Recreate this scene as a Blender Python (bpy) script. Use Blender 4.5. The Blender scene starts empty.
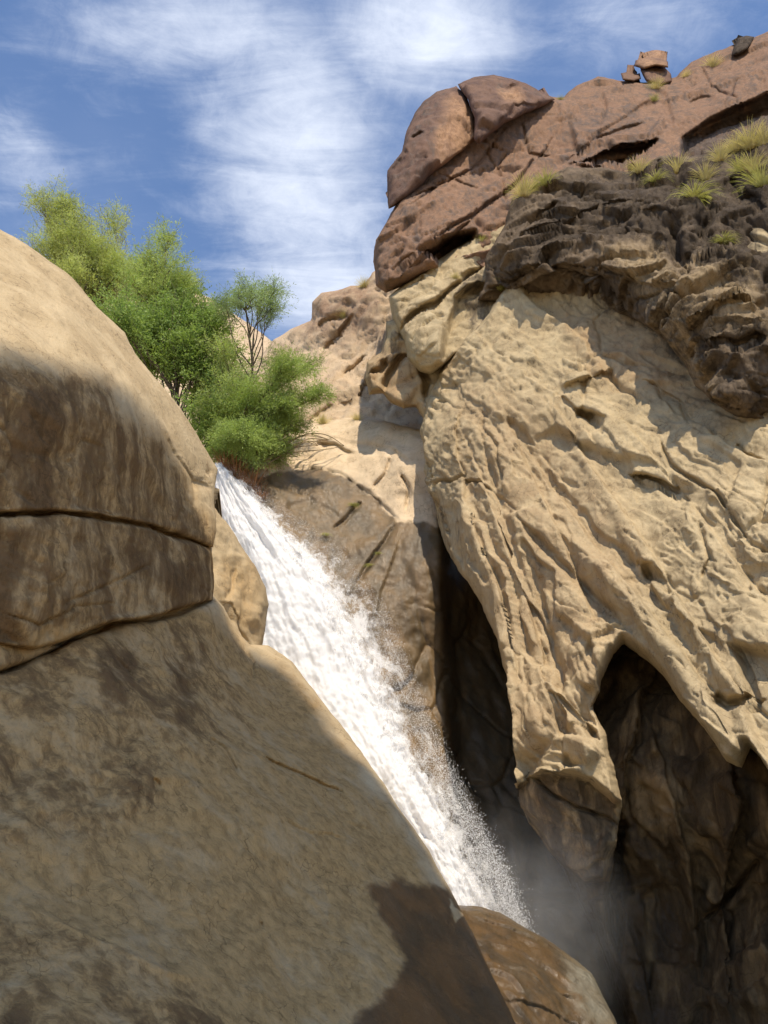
import bpy, math, random
import numpy as np
rng = np.random.default_rng(7); random.seed(7)
scene = bpy.context.scene
COL = scene.collection
# ------------------------------------------------------------------ camera
F = 905.0; CX, CY = 384.0, 512.0; PITCH = math.radians(25.0); CAMZ = 1.6
cd = bpy.data.cameras.new('camera'); cam = bpy.data.objects.new('camera', cd); COL.objects.link(cam)
cam.location = (0, 0, CAMZ); cam.rotation_euler = (math.radians(90) + PITCH, 0, 0)
cd.sensor_fit = 'VERTICAL'; cd.sensor_height = 24.0; cd.lens = F / 1024 * 24.0
cd.clip_start = 0.1; cd.clip_end = 3000
scene.camera = cam
cP, sP = math.cos(PITCH), math.sin(PITCH)
def pos(px, py, Y):
    """world point that lies Y metres north of the tripod, seen at photo position px, py"""
    px = np.asarray(px, float); py = np.asarray(py, float); Y = np.asarray(Y, float)
    xc = (px - CX) / F; yc = (CY - py) / F
    y = cP - yc * sP; z = sP + yc * cP
    return np.stack([xc / y * Y, Y + 0 * px, CAMZ + z / y * Y], -1)
# ------------------------------------------------------------------ noise
_pr = np.random.default_rng(3); PERM = _pr.permutation(256); PERM = np.concatenate([PERM, PERM, PERM])
_g = _pr.normal(size=(256, 3)); GRAD = _g / np.linalg.norm(_g, axis=1)[:, None]
def hsh(i, j, k): return PERM[PERM[PERM[i & 255] + (j & 255)] + (k & 255)]
def perlin(p):
    i = np.floor(p).astype(int); f = p - i; u = f * f * f * (f * (f * 6 - 15) + 10); r = 0
    for dx in (0, 1):
        for dy in (0, 1):
            for dz in (0, 1):
                g = GRAD[hsh(i[:, 0] + dx, i[:, 1] + dy, i[:, 2] + dz)]
                d = (g * (f - np.array([dx, dy, dz]))).sum(1)
                w = (u[:, 0] if dx else 1 - u[:, 0]) * (u[:, 1] if dy else 1 - u[:, 1]) * (u[:, 2] if dz else 1 - u[:, 2])
                r = r + d * w
    return r * 1.6
def fbm(p, o=4, gain=.5, ridged=False):
    r = 0; a = 1; s = 0
    for k in range(o):
        n = perlin(p * 2.03 ** k + 17.3 * k)
        if ridged: n = 1 - 2 * np.abs(n)
        r = r + a * n; s += a; a *= gain
    return r / s
def voro(p, k=14., need=True):
    """facet height with softened joints, distance to cell border"""
    i = np.floor(p).astype(int); n = len(p)
    d1 = np.full(n, 9.); d2 = np.full(n, 9.); ws = np.zeros(n); hs = np.zeros(n)
    for dx in (-1, 0, 1):
        for dy in (-1, 0, 1):
            for dz in (-1, 0, 1):
                h = hsh(i[:, 0] + dx, i[:, 1] + dy, i[:, 2] + dz)
                c = i + np.array([dx, dy, dz]) + .5 + .42 * GRAD[h]
                v = p - c; dd = (v * v).sum(1); d = np.sqrt(dd)
                near = d < d1
                d2 = np.where(near, d1, np.minimum(d2, d)); d1 = np.where(near, d, d1)
                w = np.exp(-k * dd) + 1e-30
                hs += w * ((v * GRAD[(h * 7 + 13) & 255]).sum(1) + .25 * GRAD[(h + 91) & 255][:, 0]); ws += w
    return hs / ws, d2 - d1
def chunked(fn, p, *a, **k):
    out = [fn(p[s:s + 120000], *a, **k) for s in range(0, len(p), 120000)]
    if isinstance(out[0], tuple): return tuple(np.concatenate([o[q] for o in out]) for q in range(len(out[0])))
    return np.concatenate(out)
# ------------------------------------------------------------------ plane geometry in photo units
def seg_dist(x, y, pts, closed):
    pts = np.asarray(pts, float); P2 = np.roll(pts, -1, 0) if closed else pts[1:]
    P1 = pts if closed else pts[:-1]
    best = np.full(x.shape, 1e9); side = np.zeros(x.shape); along = np.zeros(x.shape); n = len(P1)
    for q, (a, b) in enumerate(zip(P1, P2)):
        dx, dy = b - a; L = dx * dx + dy * dy + 1e-9
        t0 = ((x - a[0]) * dx + (y - a[1]) * dy) / L; t = np.clip(t0, 0, 1)
        ex = x - a[0] - t * dx; ey = y - a[1] - t * dy; d = np.sqrt(ex * ex + ey * ey)
        m = d < best
        best = np.where(m, d, best); side = np.where(m, np.sign(dx * (y - a[1]) - dy * (x - a[0])), side)
        along = np.where(m, (q + t) / n, along)
    return best, side, along
def sdf(x, y, pts):
    d, _, _ = seg_dist(x, y, pts, True)
    ins = np.zeros(x.shape, bool); pts = np.asarray(pts, float)
    for (x1, y1), (x2, y2) in zip(pts, np.roll(pts, -1, 0)):
        c = ((y1 > y) != (y2 > y)) & (x < (x2 - x1) * (y - y1) / (y2 - y1 + 1e-12) + x1)
        ins ^= c
    return np.where(ins, -d, d)
def warp2(x, y, amp, seed=0.):
    """wobble used on every outline and crack so that none of them is a straight line"""
    q = np.stack([x.ravel() / 34., y.ravel() / 34., np.full(x.size, seed)], -1)
    wx = chunked(fbm, q, 5, .58).reshape(x.shape); wy = chunked(fbm, q + 40.5, 5, .58).reshape(x.shape)
    return x + amp * wx, y + amp * wy
def smooth(e0, e1, v):
    t = np.clip((v - e0) / (e1 - e0), 0, 1); return t * t * (3 - 2 * t)
def rbf(anch, x, y):
    A = np.asarray(anch, float); X = A[:, :2] / 100.; n = len(A)
    def k(r2): return .5 * r2 * np.log(r2 + 1e-9)
    K = k(((X[:, None] - X[None]) ** 2).sum(-1)) + np.eye(n) * .02
    Q = np.concatenate([np.ones((n, 1)), X], 1)
    M = np.block([[K, Q], [Q.T, np.zeros((3, 3))]])
    w = np.linalg.solve(M, np.concatenate([A[:, 2], np.zeros(3)]))
    xf = x.ravel() / 100.; yf = y.ravel() / 100.; r = w[n] + w[n + 1] * xf + w[n + 2] * yf
    for q in range(n): r = r + w[q] * k((xf - X[q, 0]) ** 2 + (yf - X[q, 1]) ** 2)
    return r.reshape(x.shape)
# ------------------------------------------------------------------ mesh helpers
def mesh_obj(name, V, faces, mat, parent=None, origin=None, smooth_sh=True, col=None, uv=None):
    V = np.asarray(V, float)
    if origin is None and parent is None:
        origin = np.array([V[:, 0].mean(), V[:, 1].mean(), V[:, 2].min()])
    if parent is not None: origin = np.array(parent['_o'])
    V = V - origin
    me = bpy.data.meshes.new(name); me.vertices.add(len(V)); me.vertices.foreach_set('co', V.astype(np.float32).ravel())
    if isinstance(faces, np.ndarray): faces = [faces]
    tot = sum(f.size for f in faces); nf = sum(len(f) for f in faces)
    me.loops.add(tot); me.loops.foreach_set('vertex_index', np.concatenate([f.ravel() for f in faces]).astype(np.int32))
    st = []; c = 0
    for f in faces:
        st.append(c + np.arange(len(f)) * f.shape[1]); c += f.size
    me.polygons.add(nf); me.polygons.foreach_set('loop_start', np.concatenate(st).astype(np.int32))
    me.update(calc_edges=True); me.validate()
    if smooth_sh: me.polygons.foreach_set('use_smooth', np.ones(len(me.polygons), bool))
    if col is not None:
        at = me.color_attributes.new('kind', 'FLOAT_COLOR', 'POINT')
        at.data.foreach_set('color', np.asarray(col, np.float32).ravel())
    if uv is not None:
        at = me.attributes.new('flow', 'FLOAT2', 'POINT'); at.data.foreach_set('vector', np.asarray(uv, np.float32).ravel())
    me.materials.append(mat)
    o = bpy.data.objects.new(name, me); COL.objects.link(o)
    if parent is None: o.location = origin
    else: o.parent = parent
    return o
def empty(name, loc):
    o = bpy.data.objects.new(name, None); COL.objects.link(o); o.location = loc; o['_o'] = [float(c) for c in loc]
    o.empty_display_size = .3
    return o
def tag(o, label=None, cat=None, group=None, kind=None):
    if label: o['label'] = label
    if cat: o['category'] = cat
    if group: o['group'] = group
    if kind: o['kind'] = kind
    return o
SURF = {}
def relief(name, outline, anchors, mat, step=2.5, rim=(14, .8), feats=(), disp=(), wob=2.2, back=3.0, masks=(), key=None, seed=0., close=False, vmix=.35):
    """a rock: its rounded front, with cracks and ledges cut in, and sides that run back into the depth"""
    O = np.asarray(outline, float)
    x0, y0 = O.min(0) - 6; x1, y1 = O.max(0) + 6
    def axis(a, b, lo, hi):
        r = [np.arange(max(a, lo), min(b, hi) + step, step)] if min(b, hi) > max(a, lo) else []
        if a < lo: r.insert(0, np.arange(a, min(lo, b), step * 3))
        if b > hi: r.append(np.arange(max(hi, a) + step * 1.5, b + step * 3, step * 3))
        v = np.unique(np.round(np.concatenate(r), 2)); return v[np.concatenate([[True], np.diff(v) > step * .3])]
    ax = axis(x0, x1, -14, 782); ay = axis(y0, y1, -14, 1038)
    gx, gy = np.meshgrid(ax, ay)
    tol = np.maximum(np.gradient(gx, axis=1), np.gradient(gy, axis=0))
    wf = lambda X, Y_: sdf(*warp2(X, Y_, wob, seed), O)
    s = wf(gx, gy)
    px, py = gx.copy(), gy.copy()
    near = (s > 0) & (s < 1.6 * tol)
    for _ in range(2):
        X = px[near]; Y_ = py[near]; e = .6; s0 = wf(X, Y_)
        dx = (wf(X + e, Y_) - wf(X - e, Y_)) / (2 * e); dy = (wf(X, Y_ + e) - wf(X, Y_ - e)) / (2 * e)
        L = np.maximum(dx * dx + dy * dy, .3); px[near] = X - s0 * dx / L; py[near] = Y_ - s0 * dy / L
    if isinstance(anchors, (float, int)): Y = np.full(gx.shape, float(anchors))
    else: Y = rbf(anchors, px, py)
    P0 = pos(px, py, Y)
    t = np.clip(-s / rim[0], 0, 1); Y = Y + rim[1] * (1 - np.sqrt(np.clip(1 - (1 - t) ** 2, 0, 1)))
    wx, wy = warp2(px, py, 3.0, seed + 5)
    for f in feats:
        kind, pts, w, d = f[:4]
        if kind in ('crack', 'ridge'):
            dd, _, al = seg_dist(wx, wy, pts, False)
            tap = np.clip(np.minimum(al, 1 - al) * 6, .25, 1)
            Y = Y + (d * tap * np.exp(-(dd / (w * tap)) ** 2))
        elif kind == 'step':
            dd, sd, al = seg_dist(wx, wy, pts, False); sg = dd * sd
            tap = np.clip(np.minimum(al, 1 - al) * 5, 0, 1)
            Y = Y + d * tap * smooth(-1.5, 1.5, sg) * np.exp(-np.maximum(sg, 0) / w)
        elif kind == 'bump':
            sg = sdf(wx, wy, pts); Y = Y + d * smooth(w, -w, sg)
    P = pos(px, py, Y)
    du = np.gradient(P0, axis=1); dv = np.gradient(P0, axis=0)
    N = np.cross(dv, du); N /= np.linalg.norm(N, axis=-1, keepdims=True) + 1e-9
    N = np.where((N * (P - np.array([0, 0, CAMZ]))).sum(-1, keepdims=True) > 0, -N, N)
    keepv = s < 1.6 * tol
    idx = np.flatnonzero(keepv); Pf = P.reshape(-1, 3)[idx]; Nf = N.reshape(-1, 3)[idx]; H = np.zeros(len(idx))
    fx = px.ravel()[idx]; fy = py.ravel()[idx]; sf = s.ravel()[idx]
    wob_p = Pf + .22 * np.stack([chunked(fbm, Pf * .8 + o_, 3) for o_ in (0, 9, 21)], -1)
    for L in disp:
        kind, sc, amp = L[:3]; opt = L[3] if len(L) > 3 else {}
        q = wob_p.copy()
        if 'dir' in opt:
            g = np.array(opt['dir'], float); g /= np.linalg.norm(g); k_ = opt.get('st', 4.)
            q = q - np.outer(q @ g, g) * (1 - 1 / k_)
        q = q * sc + seed * 3.1
        if kind == 'fbm': h = chunked(fbm, q, 5, .5)
        elif kind == 'ridged': h = chunked(fbm, q, 4, .5, True)
        elif kind == 'ledge':
            v = chunked(fbm, q, 3, .5) * opt.get('n', 3.) + .3 * chunked(fbm, q * 5, 2); fl_ = np.floor(v); h = (fl_ + smooth(0., .16, v - fl_) - v * opt.get('lean', .8)) / opt.get('n', 3.)
        elif kind == 'billow': h = 1 - chunked(fbm, q, 4, .45, True)
        elif kind == 'vor': h = chunked(voro, q, opt.get('k', 14.))[0]
        elif kind == 'crack': h = -np.exp(-(chunked(voro, q)[1] / opt.get('w', .06)) ** 2) * smooth(-.15, .35, chunked(fbm, q * .45 + 7, 2))
        elif kind == 'nick': h = -smooth(.34, .46, chunked(fbm, q, 4, .55))
        elif kind == 'pit': h = -smooth(.25, .7, chunked(fbm, q, 3))
        if 'patch' in opt: h = h * (opt['patch'] + (1 - opt['patch']) * smooth(-.12, .28, chunked(fbm, Pf * .33 + sc * 11, 3)))
        if 'mask' in opt:
            m = sdf(fx, fy, opt['mask']); h = h * smooth(opt.get('soft', 12), -opt.get('soft', 12), m)
        H += amp * h
    vw = Pf - np.array([0, 0, CAMZ]); vw /= np.linalg.norm(vw, axis=1)[:, None]
    H *= (.15 + .85 * smooth(.0, 7., -sf)) * (.25 + .75 * smooth(.08, .5, np.abs((Nf * vw).sum(1))))
    HG = np.zeros(gx.size); HG[idx] = H; HG = HG.reshape(gx.shape); B3 = HG.copy()
    B3[1:-1, 1:-1] = (4 * HG[1:-1, 1:-1] + 2 * (HG[:-2, 1:-1] + HG[2:, 1:-1] + HG[1:-1, :-2] + HG[1:-1, 2:]) + HG[:-2, :-2] + HG[:-2, 2:] + HG[2:, :-2] + HG[2:, 2:]) / 16.
    H = B3.ravel()[idx] if vmix > .5 else H
    Dr = Nf * (1 - vmix) - vw * vmix; Pf = Pf + Dr * H[:, None] * 1.08
    # keep outline where it is: slide points back onto the line of sight, keep only the depth change near the rim
    col = np.zeros((len(idx), 4)); col[:, 3] = 1
    nx, ny = warp2(fx, fy, 14.0, seed + 9)
    for (ch, poly, soft, val) in masks:
        m = smooth(soft, -soft, sdf(nx, ny, poly)) * val
        col[:, ch] = np.maximum(col[:, ch], m) if val >= 0 else np.clip(col[:, ch] + m, 0, 1)
    new = -np.ones(gx.size, int); new[idx] = np.arange(len(idx)); gi = np.arange(gx.size).reshape(gx.shape)
    a, b, c, d = (gi[:-1, :-1].ravel(), gi[:-1, 1:].ravel(), gi[1:, 1:].ravel(), gi[1:, :-1].ravel())
    S = s.ravel(); mn = np.minimum.reduce([S[a], S[b], S[c], S[d]])
    ok = (mn < 0) & (new[a] >= 0) & (new[b] >= 0) & (new[c] >= 0) & (new[d] >= 0)
    Q = np.stack([new[a], new[d], new[c], new[b]], -1)[ok]
    E = np.concatenate([Q[:, [0, 1]], Q[:, [1, 2]], Q[:, [2, 3]], Q[:, [3, 0]]]); Es = np.sort(E, 1)
    code = Es[:, 0] * 10 ** 7 + Es[:, 1]; u, inv, cnt = np.unique(code, return_inverse=True, return_counts=True)
    B = E[cnt[inv] == 1]
    bv = np.unique(B); X = fx[bv]; Y_ = fy[bv]; e = 2.
    gxn = wf(X + e, Y_) - wf(X - e, Y_); gyn = wf(X, Y_ + e) - wf(X, Y_ - e); L = np.sqrt(gxn ** 2 + gyn ** 2) + 1e-6
    ux, uy = -gxn / L, -gyn / L
    yb = Pf[bv, 1]; V = [Pf]; C = [col]; F4 = [Q]; base = len(Pf); prev = {v: v for v in bv}
    # photo position after displacement
    def proj(p):
        y = p[:, 1]; z = p[:, 2] - CAMZ; f = y * cP + z * sP
        return CX + F * p[:, 0] / f, CY - F * (-y * sP + z * cP) / f
    bx, by = proj(Pf[bv]); pm = np.arange(len(Pf)); ring = pm.copy()
    for k_, (cc, bb) in enumerate(((1.5, .06), (5, .25), (10, .6), (16, 1.0))):
        rx, ry = bx + ux * cc, by + uy * cc
        R = pos(rx, ry, yb + back * bb + .12 * rng.normal(size=len(bv)) * bb)
        V.append(R); C.append(col[bv]); nr = ring.copy(); nr[bv] = base + np.arange(len(bv))
        F4.append(np.stack([B[:, 1], B[:, 0], B[:, 0], B[:, 1]], -1) * 0 + np.stack([ring[B[:, 1]], ring[B[:, 0]], nr[B[:, 0]], nr[B[:, 1]]], -1))
        base += len(bv); ring = nr
    faces = [np.concatenate(F4)]
    if close:
        V.append(V[-1].mean(0)[None] + np.array([[0, back * .15, 0]])); C.append(col[:1])
        faces.append(np.stack([ring[B[:, 1]], ring[B[:, 0]], np.full(len(B), base)], -1))
    V = np.concatenate(V); C = np.concatenate(C)
    o = mesh_obj(name, V, faces, mat, col=C)
    ppx, ppy = proj(Pf); inside = sf < 0
    SURF[key or name] = (ppx[inside], ppy[inside], Pf[inside])
    return o
def on(key, px, py, lift=0.):
    X, Y_, P = SURF[key]; j = np.argmin((X - px) ** 2 + (Y_ - py) ** 2); p = P[j].copy(); p[2] += lift; return p
# ------------------------------------------------------------------ materials
def new_mat(name):
    m = bpy.data.materials.new(name); m.use_nodes = True; nt = m.node_tree; nt.nodes.clear()
    out = nt.nodes.new('ShaderNodeOutputMaterial'); return m, nt, out
class G:
    """tiny node-graph writer"""
    def __init__(s, nt): s.nt = nt; s.n = nt.nodes; s.l = nt.links
    def node(s, t, **k):
        nd = s.n.new(t)
        for a, b in k.items():
            if a.startswith('i_'): 
                key = a[2:]; key = int(key) if key.isdigit() else key.replace('_', ' ')
                s.set(nd.inputs[key], b)
            else: setattr(nd, a, b)
        return nd
    def set(s, sock, v):
        if isinstance(v, bpy.types.NodeSocket): s.l.new(v, sock)
        elif isinstance(v, (tuple, list)) and len(v) == 3 and sock.type == 'RGBA': sock.default_value = (*v, 1)
        else: sock.default_value = v
    def noise(s, vec, scale, detail=4, rough=.55, dist=0.):
        nd = s.node('ShaderNodeTexNoise'); s.set(nd.inputs['Vector'], vec); nd.inputs['Scale'].default_value = scale
        nd.inputs['Detail'].default_value = detail; nd.inputs['Roughness'].default_value = rough; nd.inputs['Distortion'].default_value = dist
        return nd.outputs['Fac']
    def mapr(s, v, a, b, c=0., d=1.):
        nd = s.node('ShaderNodeMapRange'); nd.interpolation_type = 'SMOOTHSTEP'; s.set(nd.inputs[0], v)
        for q, x in zip((1, 2, 3, 4), (a, b, c, d)): s.set(nd.inputs[q], x)
        return nd.outputs[0]
    def math(s, op, a, b=0., clamp=False):
        nd = s.node('ShaderNodeMath', operation=op, use_clamp=clamp); s.set(nd.inputs[0], a); s.set(nd.inputs[1], b); return nd.outputs[0]
    def mix(s, f, a, b, mode='MIX'):
        nd = s.node('ShaderNodeMix', data_type='RGBA', blend_type=mode); s.set(nd.inputs[0], f); s.set(nd.inputs[6], a); s.set(nd.inputs[7], b); return nd.outputs[2]
    def mapping(s, vec, scale, rot=(0, 0, 0)):
        nd = s.node('ShaderNodeMapping'); s.set(nd.inputs['Vector'], vec); nd.inputs['Scale'].default_value = scale; nd.inputs['Rotation'].default_value = rot; return nd.outputs[0]
def rock(name, a, b, dark, tint, wet=(.10, .065, .035), grain=1.0, streak=(2.2, 2.2, .35), rot=(0, 0, 0), rough=.85, bump=.5, crackw=.5, wetrough=.22, wetspec=.5):
    m, nt, out = new_mat(name); g = G(nt)
    P = g.node('ShaderNodeNewGeometry').outputs['Position']
    at = g.node('ShaderNodeAttribute', attribute_name='kind'); sep = g.node('ShaderNodeSeparateColor'); g.l.new(at.outputs['Color'], sep.inputs[0])
    R, Gc, B = sep.outputs
    big = g.noise(P, .35, 4, .6); mid = g.noise(P, 1.7, 5, .6, .6); fine = g.noise(g.mapping(P, (1, 1, .6), rot), 7 * grain, 7, .72, .4); vf = g.noise(P, 55 * grain, 3, .7)
    st = g.noise(g.mapping(P, streak, rot), 1.0, 6, .62, .8)
    c = g.mix(g.mapr(mid, .32, .68), a, b)
    c = g.mix(g.mapr(big, .45, .72, 0, .55), c, tuple(x * .72 for x in a))
    c = g.mix(g.mapr(st, .50, .74, 0, .45), c, tuple(x * .62 for x in b))
    c = g.mix(g.mapr(fine, .56, .75, 0, .35), c, tuple(min(1, x * 1.35) for x in a))
    c = g.mix(g.mapr(fine, .46, .30, 0, .5), c, tuple(x * .55 for x in b))
    c = g.mix(g.mapr(vf, .42, .28, 0, .65), c, tuple(x * .35 for x in b))
    # third channel: mineral tint; on the left boulders, warm shade colour painted in
    tb = g.math('MULTIPLY', B, g.mapr(g.math('ADD', st, g.math('MULTIPLY', mid, .6)), .50, .95, .55, 1.15), True)
    c = g.mix(tb, c, g.mix(g.mapr(fine, .35, .68), tint, tuple(x * .6 for x in tint)))
    # first channel: dark varnish in streaks, also shade painted into recesses and flanks
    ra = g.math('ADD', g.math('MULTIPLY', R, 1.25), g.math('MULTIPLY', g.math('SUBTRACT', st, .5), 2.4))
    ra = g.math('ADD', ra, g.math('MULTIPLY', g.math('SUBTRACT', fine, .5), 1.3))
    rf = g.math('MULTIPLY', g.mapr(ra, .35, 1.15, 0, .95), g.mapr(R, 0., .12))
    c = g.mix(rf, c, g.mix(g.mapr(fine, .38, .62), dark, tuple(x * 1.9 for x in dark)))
    # second channel: wet film
    wa = g.math('ADD', Gc, g.math('MULTIPLY', g.math('SUBTRACT', g.noise(P, 3.2, 6, .65, .5), .5), 1.1))
    wfac = g.math('MULTIPLY', g.mapr(wa, .25, .80), g.mapr(Gc, 0., .15))
    wc = g.mix(g.mapr(g.noise(g.mapping(P, (1.6, 1.6, .5), rot), 1.2, 5, .6, .6), .35, .66), wet, (wet[0] * 2.4, wet[1] * 2.0, wet[2] * 1.5))
    c = g.mix(g.math('MULTIPLY', wfac, .88), c, wc)
    bs = g.node('ShaderNodeBsdfPrincipled'); g.set(bs.inputs['Base Color'], c)
    g.set(bs.inputs['Roughness'], g.mapr(wfac, 0, 1, rough, wetrough)); g.set(bs.inputs['Specular IOR Level'], g.mapr(wfac, 0, 1, .07, wetspec))
    h = g.math('ADD', g.math('MULTIPLY', g.math('ABSOLUTE', g.math('SUBTRACT', fine, .5)), .16), g.math('MULTIPLY', vf, .008)); h = g.math('ADD', h, g.math('MULTIPLY', st, .08)); h = g.math('ADD', h, g.math('MULTIPLY', mid, .10))
    vo = g.node('ShaderNodeTexVoronoi', feature='DISTANCE_TO_EDGE'); pm = g.node('ShaderNodeVectorMath', operation='ADD'); g.l.new(P, pm.inputs[0])
    nv = g.node('ShaderNodeTexNoise'); g.l.new(P, nv.inputs['Vector']); nv.inputs['Scale'].default_value = 1.3; nv.inputs['Detail'].default_value = 5
    g.l.new(nv.outputs['Color'], pm.inputs[1]); g.l.new(g.mapping(pm.outputs[0], (1, 1, .5), rot), vo.inputs['Vector']); vo.inputs['Scale'].default_value = 1.1
    ck = g.math('MULTIPLY', g.mapr(vo.outputs['Distance'], 0, .022, 1, 0), g.mapr(big, .48, .6))
    h = g.math('SUBTRACT', h, g.math('MULTIPLY', ck, .05 * crackw))
    vo2 = g.node('ShaderNodeTexVoronoi', feature='DISTANCE_TO_EDGE'); g.l.new(g.mapping(pm.outputs[0], (1, 1, .45), rot), vo2.inputs['Vector']); vo2.inputs['Scale'].default_value = 3.7 * grain
    ck2 = g.math('MULTIPLY', g.mapr(vo2.outputs['Distance'], 0, .03, 1, 0), g.mapr(mid, .46, .60)); h = g.math('SUBTRACT', h, g.math('MULTIPLY', ck2, .022 * crackw))
    rg = g.noise(g.mapping(P, (3.2, 3.2, 1.1), rot), 1.6 * grain, 8, .68, .3); h = g.math('SUBTRACT', h, g.math('MULTIPLY', g.mapr(g.math('ABSOLUTE', g.math('SUBTRACT', rg, .5)), 0, .035, 1, 0), .022 * min(1, crackw * 2)))
    pit = g.noise(P, 24 * grain, 3, .6); h = g.math('SUBTRACT', h, g.math('MULTIPLY', g.mapr(pit, .62, .74), .018))
    c = g.mix(g.math('MULTIPLY', g.math('MAXIMUM', ck2, g.mapr(pit, .64, .74)), .45), c, tuple(x * .5 for x in dark)); g.set(bs.inputs['Base Color'], c)
    bp = g.node('ShaderNodeBump'); bp.inputs['Strength'].default_value = bump; bp.inputs['Distance'].default_value = .9; g.l.new(h, bp.inputs['Height'])
    g.l.new(bp.outputs[0], bs.inputs['Normal']); g.l.new(bs.outputs[0], out.inputs[0]); return m
def plain(name, c, rough=.8, var=.3, scale=6., trans=0.):
    m, nt, out = new_mat(name); g = G(nt); P = g.node('ShaderNodeNewGeometry').outputs['Position']
    n = g.noise(P, scale, 4); cc = g.mix(g.mapr(n, .35, .65), tuple(x * (1 - var) for x in c), tuple(x * (1 + var) for x in c))
    bs = g.node('ShaderNodeBsdfPrincipled'); g.set(bs.inputs['Base Color'], cc); bs.inputs['Roughness'].default_value = rough; bs.inputs['Specular IOR Level'].default_value = .25
    if trans:
        tr = g.node('ShaderNodeBsdfTranslucent'); g.set(tr.inputs[0], g.mix(.5, cc, (c[0] * 1.3, c[1] * 1.5, c[2] * .5)))
        mx = g.node('ShaderNodeMixShader'); mx.inputs[0].default_value = trans; g.l.new(bs.outputs[0], mx.inputs[1]); g.l.new(tr.outputs[0], mx.inputs[2]); g.l.new(mx.outputs[0], out.inputs[0])
    else: g.l.new(bs.outputs[0], out.inputs[0])
    return m
M_tan = rock('tan_rock', (.51, .405, .25), (.39, .30, .18), (.07, .055, .04), (.40, .25, .14), rot=(0, .6, 0), streak=(2.6, 2.6, .5), wet=(.05, .036, .022), rough=.88)
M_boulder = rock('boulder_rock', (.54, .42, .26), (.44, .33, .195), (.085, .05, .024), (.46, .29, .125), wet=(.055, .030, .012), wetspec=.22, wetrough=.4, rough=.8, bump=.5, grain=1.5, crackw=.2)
M_red = rock('red_cliff_rock', (.205, .125, .092), (.125, .078, .064), (.075, .058, .05), (.42, .25, .15), rot=(0, -.9, 0), streak=(2.2, 2.2, .6), rough=.8, bump=.5)
M_crag = rock('dark_crag_rock', (.21, .155, .105), (.13, .095, .065), (.045, .034, .025), (.46, .34, .20), rot=(0, -.9, 0), streak=(2.5, 2.5, .5), rough=.75, bump=.7, crackw=1.)
M_dome = rock('pale_dome_rock', (.62, .49, .34), (.55, .42, .28), (.12, .08, .05), (.42, .26, .13), wet=(.056, .040, .020), wetspec=.3, wetrough=.36, bump=.3)
M_low = rock('shade_darkened_rock', (.34, .23, .12), (.20, .135, .07), (.05, .034, .02), (.36, .20, .08), wet=(.04, .026, .013), rough=.6, wetrough=.3, bump=.5)  # darker rock colour stands in for deep shade under the overhang
M_far = rock('far_cliff_rock', (.56, .43, .29), (.49, .36, .24), (.12, .09, .07), (.30, .18, .12), bump=.5, grain=.5)
M_wet = rock('wet_orange_rock', (.15, .105, .055), (.09, .065, .04), (.06, .04, .025), (.22, .2, .15), wet=(.05, .033, .016), wetspec=.35, wetrough=.3, rough=.5, bump=.35)
SHADE_EDGE = [(-100, 335, 7.3), (0, 348, 8.15), (60, 364, 8.9), (120, 388, 10.1), (165, 434, 11.4), (198, 500, 12.1), (213, 560, 12.5), (226, 618, 12.5), (245, 652, 12.7), (266, 664, 13.1), (290, 680, 13.1), (318, 712, 12.7), (345, 748, 12.3), (368, 770, 12.2), (420, 820, 11.6), (465, 890, 11.), (540, 1010, 10.2), (580, 1100, 9.6)]
GR = (.36, -.53, -.77)      # grain of the tan cliff: runs down to the right
# far hillside behind the trees
hill = relief('hillside', [(-300, 330), (60, 300), (150, 268), (210, 298), (240, 318), (275, 343), (300, 352), (480, 380), (480, 560), (-300, 560)],
    [(-300, 330, 75), (60, 300, 78), (150, 268, 80), (275, 343, 70), (480, 380, 66), (480, 560, 40), (200, 450, 48), (-300, 560, 40), (100, 450, 50)], M_far, step=3,
    rim=(10, 2), disp=[('fbm', .12, 2.2), ('vor', .35, .9), ('vor', .8, .4), ('fbm', 1.2, .25)], back=8, key='hill')
tag(hill, kind='structure')
# sunny cliff at the head of the gorge
c = relief('far_cliff', [(250, 372), (274, 339), (292, 329), (312, 321), (313, 303), (322, 293), (338, 291), (350, 286), (364, 285), (372, 272), (392, 262), (440, 250), (520, 300), (520, 520), (180, 520), (220, 420)],
    [(274, 339, 37), (312, 300, 35), (375, 272, 33), (440, 250, 33), (300, 380, 32.5), (370, 380, 31), (300, 440, 29), (400, 440, 28.6), (180, 520, 27), (520, 400, 30), (520, 520, 27)], M_far, step=2,
    rim=(12, 1.2), feats=[('step', [(318, 352), (332, 338), (345, 326), (356, 312)], 14, .5), ('crack', [(340, 380), (356, 366), (368, 352)], 2.5, .5), ('step', [(357, 400), (366, 380), (376, 352)], 10, .5),
    ('crack', [(318, 330), (332, 322), (352, 315)], 2.2, .4), ('step', [(300, 425), (330, 405), (372, 392)], 12, .4)],
    disp=[('fbm', .35, .4), ('ledge', .5, .5), ('vor', .55, .22, {'k': 40}), ('fbm', 2.0, .12), ('crack', .5, .25, {'w': .03})],
    masks=[(2, [(300, 330), (315, 285), (380, 265), (380, 330), (340, 345)], 20, .6), (0, [(350, 300), (400, 270), (400, 350), (372, 370)], 14, .35)], key='far', seed=1)
tag(c, 'sunny pinkish tan cliff with diagonal cracks at the head of the gorge', 'cliff')
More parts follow.
